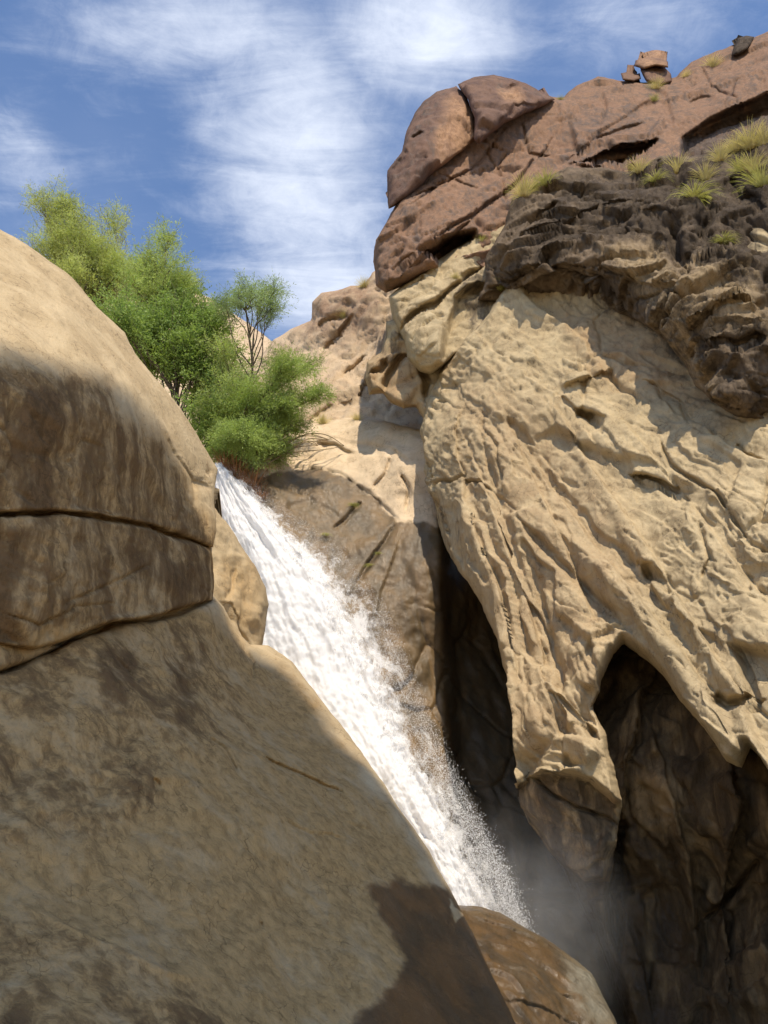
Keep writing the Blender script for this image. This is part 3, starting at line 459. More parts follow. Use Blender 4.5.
cap = relief('rock_block', [(458, 84), (474, 77), (494, 75), (512, 78), (527, 83), (542, 92), (555, 99), (545, 106), (524, 114), (505, 123), (490, 134), (479, 144), (474, 140), (474, 118), (468, 100)],
    [(460, 86, 24.6), (494, 76, 25.6), (555, 99, 25.6), (478, 142, 22.9), (500, 105, 23.6), (525, 112, 24.2), (480, 110, 23.2)], M_red, step=1.5, rim=(7, .8), back=3.5, seed=14, close=True,
    feats=[('step', [(474, 84), (500, 92), (530, 92)], 10, -.3), ('crack', [(505, 88), (520, 84), (512, 100)], 2, .4), ('step', [(545, 104), (515, 104), (500, 122)], 10, -.3)],
    disp=[('vor', .8, .42, {'k': 40}), ('vor', 2, .12, {'k': 40}), ('fbm', 2, .1), ('fbm', 6, .04)], masks=[(2, [(500, 90), (520, 84), (524, 100), (505, 104)], 5, .9), (0, [(478, 80), (555, 80), (555, 110), (500, 95)], 12, .4)], key='cap')
tag(cap, 'dark broken slab on top of the red cliff', 'rock block')
for (ol, Y, lb, sd, mk) in (
    ([(634, 66), (636, 60), (646, 57), (660, 58), (668, 62), (668, 68), (655, 66), (645, 69)], 27.6, 'flat pale topped stone, highest of the three perched on the skyline', 15, .9),
    ([(640, 70), (650, 66), (664, 67), (671, 74), (673, 82), (660, 86), (646, 82)], 27.5, 'rounded brown stone under the flat one on the skyline', 16, .1),
    ([(621, 73), (628, 72), (636, 75), (640, 73), (641, 79), (634, 82), (623, 80)], 27.3, 'small low reddish stone, leftmost of the three perched on the skyline', 17, .3)):
    o = relief('stone', ol, [(ol[0][0], ol[0][1], Y + .2), (ol[4][0], ol[4][1], Y + .1), (ol[6][0], ol[6][1], Y - .5), (ol[2][0], ol[2][1], Y + .4)], M_red, step=1., rim=(4, .5), back=1.2, seed=sd, wob=1.5, close=True, disp=[('vor', 1.6, .14), ('fbm', 4, .06)], masks=[(2, ol, 6, mk)], key='st%d' % sd)
    tag(o, lb, 'stone', 'stones perched on the skyline')
o = relief('rock_block', [(731, 56), (734, 46), (738, 38), (746, 36), (754, 37), (752, 44), (748, 50), (738, 56)], [(731, 56, 27.3), (738, 38, 27.8), (754, 37, 27.8), (748, 50, 27.0)], M_crag, step=1., rim=(4, .5), back=1.2, seed=18, wob=1.2, close=True, disp=[('vor', 1.4, .15)], masks=[(0, [(720, 30), (760, 30), (760, 60), (720, 60)], 4, 1.)], key='dk')
tag(o, 'small nearly black block on the skyline near the top right corner', 'rock block')
# dark overhanging crag
crag_out = [(478, 300), (486, 280), (484, 262), (496, 240), (505, 222), (512, 200), (530, 186), (548, 176), (567, 168), (600, 168), (628, 172), (645, 164), (662, 156), (690, 158), (716, 154), (740, 140), (768, 130), (1050, 70), (1050, 520), (850, 450), (768, 424), (738, 418), (712, 404), (694, 386), (684, 362), (668, 342), (650, 330), (628, 318), (600, 312), (560, 300), (530, 296), (505, 304)]
crag = relief('overhanging_crag', crag_out,
    [(484, 290, 20.4), (505, 222, 21.4), (530, 186, 21.6), (567, 168, 21.5), (628, 172, 21.2), (662, 156, 21.3), (716, 152, 20.9), (768, 130, 20.6), (1050, 70, 18.5), (520, 240, 20.1), (560, 262, 18.9), (520, 275, 19.6), (600, 240, 18.9), (600, 275, 18.1), (560, 200, 20.5), (640, 230, 18.5), (650, 290, 17.3), (680, 320, 16.5), (700, 260, 17.0), (700, 200, 18.4), (640, 190, 19.8),
     (768, 160, 19.2), (768, 260, 16.3), (768, 340, 15.0), (730, 390, 14.9), (1050, 250, 13.5), (1050, 500, 12), (560, 300, 20.0), (505, 302, 20.8), (600, 312, 19.6), (768, 420, 15.4), (700, 395, 15.7)], M_crag, step=1.4, rim=(8, .7), back=3, seed=19, wob=3.5, vmix=.5,
    feats=[('step', [(700, 300), (640, 282), (600, 264), (560, 256), (500, 274)], 22, -.35), ('crack', [(576, 166), (610, 176), (640, 170), (668, 160)], 7, .9), ('crack', [(700, 190), (708, 215), (700, 240)], 6, .7), ('crack', [(660, 150), (676, 168), (680, 190)], 6, .7), ('step', [(640, 260), (690, 262), (720, 250), (768, 262)], 18, -.5), ('crack', [(640, 216), (672, 224), (676, 250), (690, 280)], 6, .55),
        ('step', [(768, 300), (720, 312), (690, 340)], 18, -.4), ('crack', [(524, 230), (545, 214), (560, 205)], 3, .4), ('step', [(510, 246), (550, 226), (600, 205), (650, 200)], 12, .28), ('step', [(550, 262), (580, 236), (620, 222)], 12, -.3), ('step', [(768, 200), (730, 206), (690, 230)], 16, .35), ('crack', [(712, 345), (735, 350), (768, 340)], 5, .5), ('crack', [(728, 176), (740, 200), (768, 210)], 5, .6)],
    disp=[('fbm', .4, .3), ('vor', .42, .7, {'dir': (.8, 0, -.35), 'st': 2., 'k': 60}), ('ledge', .45, .45, {'dir': (.8, 0, -.35), 'st': 2.4, 'n': 3.}), ('vor', .85, .55, {'dir': (.8, 0, -.3), 'st': 1.8, 'k': 110}), ('vor', 2.0, .2, {'k': 90, 'dir': (.8, 0, -.3), 'st': 1.5}), ('vor', 4.5, .05, {'k': 90}), ('fbm', 5, .02), ('crack', .6, .35, {'w': .03}), ('crack', 1.4, .16, {'w': .03}), ('ledge', 1.8, .14, {'dir': (.8, 0, -.3), 'st': 3.})],
    masks=[(0, [(470, 320), (560, 180), (700, 150), (800, 100), (1050, 50), (1050, 400), (760, 300), (640, 240), (560, 250), (500, 300)], 14, .8), (0, [(600, 250), (700, 300), (768, 330), (800, 430), (700, 400), (640, 320), (560, 300)], 14, .6), (2, [(690, 250), (768, 250), (768, 330), (700, 340), (670, 300)], 22, .7), (2, [(600, 250), (660, 240), (700, 330), (720, 400), (690, 380), (650, 300)], 10, .7)], key='crag')
tag(crag, 'dark jagged overhanging crag with grass on its ledge, throwing a shadow on the tan cliff', 'crag')
# ------------------------------------------------------------------ water
def water_mat(name, lo, hi, sc, edge=True):
    m, nt, out = new_mat(name); g = G(nt)
    at = g.node('ShaderNodeAttribute', attribute_name='flow'); sep = g.node('ShaderNodeSeparateXYZ'); g.l.new(at.outputs['Vector'], sep.inputs[0]); u, v = sep.outputs[0], sep.outputs[1]
    P = g.node('ShaderNodeNewGeometry').outputs['Position']
    st = g.noise(g.mapping(P, (1.4, 1.4, .55), (0, .45, 0)), sc, 7, .72, .5)
    sp = g.noise(g.mapping(P, (1, 1, .5), (0, .45, 0)), 6., 6, .72); sp2 = g.noise(g.mapping(P, (1, 1, .4), (0, .45, 0)), 26., 3, .7)
    k = g.math('ADD', g.math('MULTIPLY', st, .70), g.math('ADD', g.math('MULTIPLY', sp, .34), g.math('MULTIPLY', sp2, .12)))
    thr = g.math('ADD', g.mapr(u, .35, 1.0, lo, hi), g.mapr(u, .06, 0., 0, .25))
    al = g.mapr(g.math('SUBTRACT', k, thr), -.06, .10)
    bs = g.node('ShaderNodeBsdfPrincipled'); bs.inputs['Roughness'].default_value = .45; bs.inputs['Specular IOR Level'].default_value = .4
    g.set(bs.inputs['Base Color'], g.mix(g.mapr(k, .42, .60), (.86, .86, .85), (.97, .97, .97)))
    tl = g.node('ShaderNodeBsdfTranslucent'); tl.inputs[0].default_value = (.9, .9, .9, 1)
    m1 = g.node('ShaderNodeMixShader'); m1.inputs[0].default_value = .5; g.l.new(bs.outputs[0], m1.inputs[1]); g.l.new(tl.outputs[0], m1.inputs[2])
    tp = g.node('ShaderNodeBsdfTransparent'); m2 = g.node('ShaderNodeMixShader'); g.l.new(al, m2.inputs[0]); g.l.new(tp.outputs[0], m2.inputs[1]); g.l.new(m1.outputs[0], m2.inputs[2])
    bp = g.node('ShaderNodeBump'); bp.inputs['Strength'].default_value = .35; bp.inputs['Distance'].default_value = .15; g.l.new(k, bp.inputs['Height']); g.l.new(bp.outputs[0], bs.inputs['Normal'])
    g.l.new(m2.outputs[0], out.inputs[0]); return m
LE = np.array([(208, 474, 21.6), (214, 486, 21.2), (220, 520, 20.7), (236, 580, 20.0), (252, 640, 19.3), (280, 720, 18.5), (340, 800, 17.4), (390, 870, 16.7), (425, 930, 16.2), (450, 975, 15.9)], float)
RE = np.array([(233, 474, 21.6), (244, 484, 21.2), (288, 520, 20.8), (340, 560, 20.3), (384, 622, 19.6), (412, 695, 18.8), (440, 765, 17.9), (470, 825, 17.1), (497, 875, 16.5), (512, 920, 16.1), (526, 965, 15.9)], float)
def resamp(C, n):
    d = np.concatenate([[0], np.cumsum(np.linalg.norm(np.diff(C[:, :2], axis=0), axis=1))]); t = np.linspace(0, d[-1], n)
    r = np.stack([np.interp(t, d, C[:, k]) for k in range(3)], -1)
    for _ in range(6): r[1:-1] = (r[:-2] + 2 * r[1:-1] + r[2:]) / 4
    return r
def sheet(ns, nt, off, bulge, seed, amp, spread=0.):
    L = resamp(LE, ns); R = resamp(RE, ns); t = np.linspace(0, 1, nt)[None, :, None]
    s = np.linspace(0, 1, ns)[:, None]
    L = pos(L[:, 0], L[:, 1], L[:, 2])[:, None]; R = R.copy(); R[:, 0] += spread * s[:, 0]; R = pos(R[:, 0], R[:, 1], R[:, 2])[:, None]
    P = L * (1 - t) + R * t; tt = t[..., 0] + 0 * s
    q = np.stack([tt * 6 + seed, s * 9 + 0 * tt, 0 * tt + seed], -1).reshape(-1, 3)
    n1 = chunked(fbm, q * np.array([1.2, .8, 1]), 4, .55).reshape(ns, nt); n2 = chunked(fbm, P.reshape(-1, 3) * 2.2 + seed, 5, .65).reshape(ns, nt)
    dY = -off - bulge * np.sin(np.pi * np.clip(tt, 0, 1)) ** .7 - amp * n1 * 1.3 - amp * .9 * n2 * (.6 + .5 * s)
    P[..., 1] += dY; P[..., 2] += .5 * amp * n2
    side = (tt > .97) | (tt < .03)
    return P, tt, s + 0 * tt
def grid_faces(ns, nt, o=0):
    i = np.arange(ns * nt).reshape(ns, nt) + o
    return np.stack([i[:-1, :-1].ravel(), i[1:, :-1].ravel(), i[1:, 1:].ravel(), i[:-1, 1:].ravel()], -1)
wf_o = empty('waterfall', pos(500, 915, 16.0)); tag(wf_o, 'white foaming waterfall sliding down the gorge between the boulders and the wet wall', 'waterfall')
for nm, off, bul, sd, am, lo, hi, sc in (('white_water', .05, .40, 2., .10, .22, .64, 1.0), ('falling_spray', .30, .36, 8.,   .20, .36, .68, 1.5)):
    P, tt, ss = sheet(420, 110, off, bul, sd, am, spread=0)
    mesh_obj(nm, P.reshape(-1, 3), grid_faces(420, 110), water_mat(nm, lo, hi, sc), parent=wf_o, uv=np.stack([tt, ss], -1).reshape(-1, 2))
# droplets thrown clear of the sheet
def blobs(C, r):
    O = np.array([(1, 0, 0), (-1, 0, 0), (0, 1, 0), (0, -1, 0), (0, 0, 1), (0, 0, -1)], float); T = np.array([(0, 2, 4), (2, 1, 4), (1, 3, 4), (3, 0, 4), (2, 0, 5), (1, 2, 5), (3, 1, 5), (0, 3, 5)])
    V = C[:, None] + O[None] * r[:, None, None] * np.array([1, 1, 1.7]); Fc = T[None] + (np.arange(len(C)) * 6)[:, None, None]
    return V.reshape(-1, 3), Fc.reshape(-1, 3)
n = 50000; L = resamp(LE, 400); R = resamp(RE, 400)
s = np.clip(rng.beta(1.6, .9, n), 0, 1); i = (s * 399).astype(int); t = np.where(rng.random(n) < .75, 1 - np.abs(rng.normal(0, .15, n)) + .03 + .02 * s, rng.random(n))
C = pos(L[i, 0], L[i, 1], L[i, 2]) * (1 - t[:, None]) + pos(R[i, 0], R[i, 1], R[i, 2]) * t[:, None]
C[:, 1] -= .3 + .45 * rng.random(n) + .3 * s * rng.random(n); C += rng.normal(0, .03, (n, 3)) * (1 + 2 * s[:, None])
V, Fc = blobs(C, (.002 + .0035 * rng.random(n) ** 3) * (.8 + .5 * s))
dr = mesh_obj('droplets', V, Fc, plain('water_drop', (.9, .9, .9), .3, .03), parent=wf_o); dr['kind'] = 'stuff'
# mist where the fall lands
def mist(name, c, r, dens, seed):
    m, nt, out = new_mat(name); g = G(nt); P = g.node('ShaderNodeTexCoord').outputs['Object']
    ln = g.node('ShaderNodeVectorMath', operation='LENGTH'); dv = g.node('ShaderNodeVectorMath', operation='DIVIDE'); g.l.new(P, dv.inputs[0]); dv.inputs[1].default_value = r; g.l.new(dv.outputs[0], ln.inputs[0])
    fall = g.mapr(ln.outputs['Value'], .95, .1); nz = g.mapr(g.noise(P, 1.1, 3, .6), .3, .7, .35, 1.3)
    vol = g.node('ShaderNodeVolumePrincipled'); vol.inputs['Color'].default_value = (.93, .95, .97, 1); vol.inputs['Anisotropy'].default_value = .0
    g.l.new(g.math('MULTIPLY', g.math('MULTIPLY', fall, nz), dens), vol.inputs['Density']); g.l.new(vol.outputs[0], out.inputs['Volume'])
    th = np.linspace(0, np.pi, 17)[:, None]; ph = np.linspace(0, 2 * np.pi, 25)[None, :-1]
    V = np.stack([np.sin(th) * np.cos(ph) * r[0], np.sin(th) * np.sin(ph) * r[1], np.cos(th) * r[2] + 0 * ph], -1)
    i = np.arange(17 * 24).reshape(17, 24); j = np.roll(i, -1, 1); Fc = np.stack([i[:-1].ravel(), i[1:].ravel(), j[1:].ravel(), j[:-1].ravel()], -1)
    o = mesh_obj(name, V.reshape(-1, 3), Fc, m, origin=np.zeros(3)); o.location = c; return tag(o, kind='stuff')
mist('mist', pos(535, 920, 15.4), (1.9, 1.4, 2.2), .22, 1)
# ------------------------------------------------------------------ plants
M_bark = plain('bark', (.10, .075, .05), .9, .35, 20)
def tubes(paths):
    """paths: list of (points, radii) -> one mesh"""
    V = []; Fc = []; o = 0; K = 6; an = np.arange(K) * 2 * np.pi / K
    for p, r in paths:
        p = np.asarray(p); r = np.asarray(r); n = len(p); T = np.gradient(p, axis=0); T /= np.linalg.norm(T, axis=1)[:, None] + 1e-9
        a = np.cross(T, [.31, .9, .2]); a /= np.linalg.norm(a, axis=1)[:, None] + 1e-9; b = np.cross(T, a)
        V.append((p[:, None] + r[:, None, None] * (np.cos(an)[None, :, None] * a[:, None] + np.sin(an)[None, :, None] * b[:, None])).reshape(-1, 3))
        i = np.arange(n * K).reshape(n, K) + o; j = np.roll(i, -1, 1); Fc.append(np.stack([i[:-1].ravel(), j[:-1].ravel(), j[1:].ravel(), i[1:].ravel()], -1)); o += n * K
    return np.concatenate(V), np.concatenate(Fc)
def curve(a, b, n, sag, wig):
    t = np.linspace(0, 1, n)[:, None]; a = np.asarray(a); b = np.asarray(b); L = np.linalg.norm(b - a)
    ph = rng.random(3) * 6; w = np.stack([np.sin(t[:, 0] * 5 + ph[0]), np.sin(t[:, 0] * 4 + ph[1]), .4 * np.sin(t[:, 0] * 6 + ph[2])], -1)
    w = w - w[0] * (1 - t) - w[-1] * t
    return a + (b - a) * t + w * wig * L + np.array([0, 0, 1]) * (np.sin(np.pi * t) * sag * L)
def leaves(C, D, ln, wd):
    n = len(C); D = D / (np.linalg.norm(D, axis=1)[:, None] + 1e-9); s = np.cross(D, rng.normal(size=(n, 3))); s /= np.linalg.norm(s, axis=1)[:, None] + 1e-9
    ln = ln[:, None]; wd = wd[:, None]
    V = np.stack([C, C + D * ln * .5 + s * wd, C + D * ln, C + D * ln * .5 - s * wd], 1)
    return V.reshape(-1, 3), np.arange(n * 4).reshape(n, 4)
def leafmat(name, c): return plain(name, c, .6, .35, 1.6, trans=.42)
def tree(name, label, base, hub, clumps, mat, leaf=(.09, .010), twigs=70, per=26, R_=1.25, K_=1.8, jm=4, up=.35, trunk_r=.07, droop=.25, group='trees growing above the waterfall'):
    base = np.asarray(base); e = empty(name, base); tag(e, label, 'tree', group)
    wood = []; LC = []; LD = []
    tr = curve(base, hub, 12, 0., .03); wood.append((tr, np.linspace(trunk_r, trunk_r * .55, 12)))
    limbs = []
    for (cx, cy, Y, rx, rz, k) in clumps:
        c = pos(cx, cy, Y); sc = Y / F * 1.0; RX = rx * sc * R_; RZ = rz * sc * R_; RY = RX * .9
        j = rng.integers(jm, 12); st = tr[j]; lb = curve(st, c - np.array([0, 0, RZ * .3]), 10, .06, .05); limbs.append((lb, np.linspace(trunk_r * .5, trunk_r * .16, 10)))
        for q in range(int(twigs * k * K_)):
            u = rng.normal(size=3); u /= np.linalg.norm(u); f = 1.25 * rng.random() ** .5
            tip = c + u * np.array([RX, RY, RZ]) * f
            s0 = lb[rng.integers(5, 10)] + (tip - lb[-1]) * rng.random() * .35
            tw = curve(s0, tip + np.array([0, 0, up * RZ * .25]), 7, .10, .06)
            if q % 2 == 0: limbs.append((tw, np.linspace(trunk_r * .10, .004, 7)))
            L = np.linalg.norm(tip - s0); m = per
            tt = .15 + .85 * rng.random(m); a = tt * 6; i = np.minimum(a.astype(int), 5); fr = (a - i)[:, None]
            pt = tw[i] * (1 - fr) + tw[i + 1] * fr; d = (tw[i + 1] - tw[i]); d /= np.linalg.norm(d, axis=1)[:, None] + 1e-9
            spray = rng.normal(size=(m, 3)) * .85; dd = d * 1.0 + spray + np.array([0, 0, -droop])
            # short side sprays, four leaves on each
            sp = dd / np.linalg.norm(dd, axis=1)[:, None] * (.12 + .26 * rng.random((m, 1)) ** 2)
            for w in (.35, .6, .85, 1.):
                LC.append(pt + sp * w); LD.append(sp * 3 + rng.normal(size=(m, 3)) * .45)
    V, Fc = tubes(wood); mesh_obj('trunk', V, Fc, M_bark, parent=e)
    V, Fc = tubes(limbs); mesh_obj('branches', V, Fc, M_bark, parent=e)
    LC = np.concatenate(LC); LD = np.concatenate(LD); n = len(LC)
    V, Fc = leaves(LC, LD, leaf[0] * (.6 + .8 * rng.random(n)), leaf[1] * (.7 + .6 * rng.random(n)))
    mesh_obj('crown', V, Fc, mat, parent=e, smooth_sh=False)
    return e
ML1 = leafmat('willow_leaf', (.43, .47, .17)); ML2 = leafmat('feather_leaf', (.38, .45, .16)); ML3 = leafmat('broad_leaf', (.25, .34, .10)); ML4 = leafmat('grey_green_leaf', (.28, .36, .17)); ML5 = leafmat('shrub_leaf', (.31, .39, .12))
def fill(poly, Y, n, r=(13, 22), sy=.9, k=.42):
    P_ = np.array(poly, float); lo, hi = P_.min(0), P_.max(0); out = []
    while len(out) < n:
        c = lo + (hi - lo) * rng.random(2)
        if sdf(np.array([c[0]]), np.array([c[1]]), P_)[0] < -4:
            rr = rng.uniform(*r) * 1.35; out.append((c[0], c[1], Y + rng.normal() * .7, rr, rr * sy, k * rng.uniform(.5, 1.3)))
    return out
tree('willow_tree', 'airy yellow-green tree, leftmost, rising behind the top of the big boulder', pos(105, 478, 26), pos(88, 330, 26),
    fill([(20, 218), (30, 194), (52, 184), (75, 194), (104, 198), (124, 215), (126, 250), (124, 300), (130, 350), (95, 310), (60, 275), (25, 245)], 26, 26, (11, 20)), ML1, leaf=(.10, .009), per=20)
tree('willow_tree', 'airy light green tree, second from the left, rising above the bushy green one', pos(160, 478, 25), pos(158, 340, 25),
    fill([(118, 265), (140, 240), (160, 224), (176, 244), (192, 266), (198, 300), (214, 330), (130, 320)], 25, 18, (10, 18)), ML2, leaf=(.10, .009), per=20)
tree('bushy_tree', 'dense bright green broadleaf tree in the middle of the greenery above the boulder', pos(190, 480, 23.5), pos(178, 400, 23.5),
    fill([(100, 300), (140, 284), (200, 294), (228, 320), (232, 380), (215, 465), (185, 420), (140, 360)], 23.5, 24, (12, 22), k=.5), ML3, leaf=(.075, .022), per=16, up=.1)
tree('bushy_tree', 'pale green thin bush seen behind the trunk of the slender sapling', pos(222, 476, 22.8), pos(224, 430, 22.8),
    fill([(196, 335), (214, 322), (238, 345), (262, 372), (262, 420), (240, 450), (205, 440)], 22.8, 15, (12, 20), .7, .28), ML2, leaf=(.085, .010), per=18, trunk_r=.05)
tree('slender_tree', 'slender grey-green sapling with one thin bare trunk standing over the lip of the waterfall', pos(234, 476, 21.9), pos(246, 310, 21.9),
    fill([(213, 302), (228, 287), (255, 276), (280, 278), (280, 300), (284, 318), (262, 328), (240, 322), (222, 315)], 21.9, 18, (8, 14), .42, .13), ML4, leaf=(.075, .008), per=14, trunk_r=.045, jm=6)
tree('green_shrub', 'spreading bright green shrub leaning right over the pale dome at the waterfall lip', pos(242, 474, 21.8), pos(246, 440, 21.8),
    fill([(203, 430), (222, 402), (250, 385), (262, 362), (284, 342), (304, 334), (314, 350), (316, 375), (344, 386), (334, 400), (304, 410), (300, 432), (290, 450), (270, 464), (240, 470), (214, 465)], 21.8, 34, (9, 21), .42, .30) + fill([(210, 420), (250, 425), (282, 440), (268, 462), (240, 472), (212, 462)], 21.6, 10, (10, 16), .6, .35), ML5, leaf=(.08, .008), per=20, trunk_r=.05)
# dry reddish roots and reeds under the slender tree
def tuft_mesh(n, h, spread, droop, w, rnd):
    r = np.random.default_rng(rnd); V = []; Fc = []; o = 0
    for k in range(n):
        an = r.random() * 2 * np.pi; rad = spread * 1.15 * r.random() ** .7; b = np.array([np.cos(an), np.sin(an), 0]) * rad * .25
        out = np.array([np.cos(an), np.sin(an), 0]) * rad; L = h * (.25 + .75 * r.random()); t = np.linspace(0, 1, 5)[:, None]
        p = b + out * t ** 1.4 + np.array([0, 0, 1]) * L * (t - droop * t ** 3) + r.normal(size=3) * .02 * t
        s = np.array([-np.sin(an + r.normal()), np.cos(an), 0]) * w
        wd = s * np.array([1, .9, .7, .6, .1])[:, None]
        q = np.stack([p - wd, p + wd], 1).reshape(-1, 3); V.append(q)
        for m in range(4): Fc.append([o + 2 * m, o + 2 * m + 1, o + 2 * m + 3, o + 2 * m + 2])
        o += 10
    return np.concatenate(V), np.array(Fc)
M_grass = plain('dry_grass', (.55, .46, .24), .8, .3, 3., trans=.35); M_green = plain('green_grass', (.40, .38, .15), .8, .3, 3., trans=.35)
M_reed = plain('dead_reed', (.30, .14, .06), .85, .4, 5.)
GM = {}
def tuft(at, size, kind, label, cat='grass tuft', group='grass tufts on the ledge of the dark crag', name='grass_tuft'):
    key = kind; size = size * .9
    if key not in GM:
        if kind == 'dry': V, Fc = tuft_mesh(330, 1., .55, .35, .007, 1); m = M_grass
        elif kind == 'hang': V, Fc = tuft_mesh(300, .7, .8, 1.35, .008, 2); m = M_green
        elif kind == 'green': V, Fc = tuft_mesh(300, 1., .6, .4, .008, 3); m = M_green
        elif kind == 'reed': V, Fc = tuft_mesh(120, 1., .45, .25, .012, 4); m = M_reed
        GM[key] = mesh_obj(name, V, Fc, m, origin=np.zeros(3), smooth_sh=False); o = GM[key]
    else: o = bpy.data.objects.new(name, GM[key].data); COL.objects.link(o)
    o.location = at; o.scale = (size, size, size); o.rotation_euler = (0, 0, rng.random() * 6)
    return tag(o, label, cat, group)
for (k, x, y, sz, kd, lb) in (
    ('crag', 524, 196, 1.0, 'dry', 'long straw-coloured grass tuft at the far left end of the crag ledge'),
    ('crag', 548, 184, .7, 'green', 'short green grass tuft just right of the leftmost tuft on the crag ledge'),
    ('crag', 640, 172, .8, 'dry', 'feathery pale grass tuft below the dark hollow in the middle of the red cliff'),
    ('crag', 678, 172, .9, 'dry', 'broad yellow grass tuft in the middle of the crag ledge'),
    ('crag', 694, 196, .85, 'hang', 'drooping green grass tuft hanging down over the middle of the crag'),
    ('crag', 722, 160, .8, 'dry', 'small upright grass tuft between the middle tuft and the big one near the right edge'),
    ('crag', 750, 150, 1.15, 'dry', 'tallest yellow grass tuft near the right edge, under the dark ledge'),
    ('crag', 762, 186, 1.1, 'green', 'thick green-yellow grass tuft cut by the right edge of the photo'),
    ('crag', 740, 172, .7, 'green', 'low green tuft just below the tallest yellow tuft'),
    ('crag', 655, 182, .6, 'hang', 'thin drooping tuft left of the broad yellow tuft in the middle of the crag ledge'),
    ('crag', 706, 180, .8, 'dry', 'straw tuft directly right of the drooping one in the middle of the crag'),
    ('crag', 735, 152, .8, 'dry', 'straw tuft leaning against the left side of the tallest tuft'),
    ('crag', 764, 146, 1.1, 'dry', 'yellow tuft cut by the right edge, highest of the ledge tufts'),
    ('crag', 752, 172, .9, 'dry', 'straw tuft between the tallest tuft and the thick green-yellow one'),
    ('crag', 536, 190, .8, 'hang', 'drooping tuft between the two leftmost tufts of the crag ledge'),
    ('crag', 725, 240, .45, 'hang', 'small tuft hanging lowest on the right of the crag'),
    ('crag', 500, 288, .5, 'green', 'small green tuft in the notch above the sunlit tan cliff'),
    ('blk', 456, 278, .35, 'dry', 'tiny yellow tuft on the tan blocks under the red cliff'),
    ('blk', 432, 268, .35, 'dry', 'tiny dry tuft in the shadow line under the red cliff'),
    ('blk', 482, 242, .35, 'green', 'tiny green tuft at the right end of the dark slot under the red cliff')):
    tuft(on(k, x, y, -.05), sz, kd, lb)
for (k, x, y, sz, kd, lb) in (('red', 657, 88, .75, 'dry', 'dry yellow tuft right under the three perched stones'), ('red', 654, 102, .45, 'green', 'small bright green tuft below the perched stones'),
    ('red', 712, 66, .9, 'dry', 'yellow tuft on the skyline left of the black block'), ('red', 560, 100, .35, 'green', 'tiny green sprig on the skyline right of the broken slab'), ('red', 686, 76, .5, 'dry', 'pale dry tuft in the skyline dip right of the perched stones'),
    ('far', 364, 288, .8, 'dry', 'yellow tuft on top of the far sunny cliff'), ('far', 345, 318, .7, 'dry', 'dry tuft in the middle of the far sunny cliff'), ('dome', 322, 424, .6, 'dry', 'brown dry tuft on the left of the pale dome top'), ('dome', 357, 420, .45, 'dry', 'brown dry tuft on the right of the pale dome top')):
    tuft(on(k, x, y, -.05), sz, kd, lb, group='grass tufts on the upper cliffs')
for (x, y, sz, kd, lb) in ((232, 480, .95, 'reed', 'reddish dead reeds hanging at the lip of the waterfall, left clump'), (246, 492, .8, 'reed', 'reddish dead reeds beside the white water, middle clump'), (262, 504, .7, 'reed', 'reddish dead reeds beside the white water, lowest clump'), (226, 476, 1.1, 'reed', 'tall reddish dead reeds at the foot of the sapling, leftmost clump'), (238, 486, 1.2, 'reed', 'thickest clump of reddish dead reeds under the shrub at the waterfall lip'), (254, 492, .9, 'reed', 'thin dead reeds between the shrub roots and the wet wall')):
    p = on('dome', x, y); p[1] -= .15; tuft(p, sz, kd, lb, 'reeds', 'dead reeds at the waterfall lip', 'dead_reeds')
for (x, y, sz, lb) in ((326, 536, .22, 'small bright green plant on the wet wall, nearest the white water'), (354, 507, .25, 'green plant on the wet wall by the dark stain below the dome'), (369, 566, .20, 'green plant low on the wet wall under the diagonal crack'), (378, 555, .16, 'tiny green plant on the wet wall just above the low one')):
    p = on('dome', x, y); p[1] -= .05; tuft(p, sz, 'hang', lb, 'plant', 'green plants on the wet wall', 'wall_plant')
for kk, (x0, y0, x1, y1) in enumerate(((262, 470, 330, 445), (258, 478, 318, 452), (250, 485, 300, 462), (262, 476, 345, 452))):
    p0 = on('dome', x0, y0); p1 = on('dome', x1, y1); p0[1] -= .2; p1[1] -= .15; cv = [curve(p0, p1, 14, .10 + .03 * q, .05) for q in range(3)]
    for c_ in cv: c_[:, 1] -= .2
    V, Fc = tubes([(c_, np.linspace(.028, .008, 14)) for c_ in cv])
    o = mesh_obj('fallen_branch', V, Fc, plain('dead_wood_%d' % kk, (.26, .20, .12), .9, .3, 9)); tag(o, 'dry grey-brown branches lying on the left shoulder of the pale dome', 'branch', 'dry branches on the dome shoulder')
# ------------------------------------------------------------------ ground, pool, added bounce bank
def sheetmesh(name, pts, mat): 
    V = np.array(pts, float); return mesh_obj(name, V, np.arange(len(V))[None], mat)
gd = sheetmesh('ground', [(-900, -900, -1.2), (900, -900, -1.2), (900, 1200, -1.2), (-900, 1200, -1.2)], M_tan); tag(gd, kind='structure')
mw, nt, out = new_mat('pool_water'); g = G(nt); bs = g.node('ShaderNodeBsdfPrincipled'); bs.inputs['Base Color'].default_value = (.10, .11, .09, 1); bs.inputs['Roughness'].default_value = .06
bp = g.node('ShaderNodeBump'); bp.inputs['Strength'].default_value = .4; g.l.new(g.noise(g.node('ShaderNodeNewGeometry').outputs['Position'], 2.5, 4), bp.inputs['Height']); g.l.new(bp.outputs[0], bs.inputs['Normal']); g.l.new(bs.outputs[0], out.inputs[0])
bx_, by_ = np.meshgrid(np.linspace(-14, 12, 80), np.linspace(-16, 5.2, 70)); q_ = np.stack([bx_.ravel(), by_.ravel(), 0 * bx_.ravel()], -1)
q_[:, 2] = .12 * chunked(fbm, q_ * .5, 4) - .9 * smooth(4., 5.2, q_[:, 1])
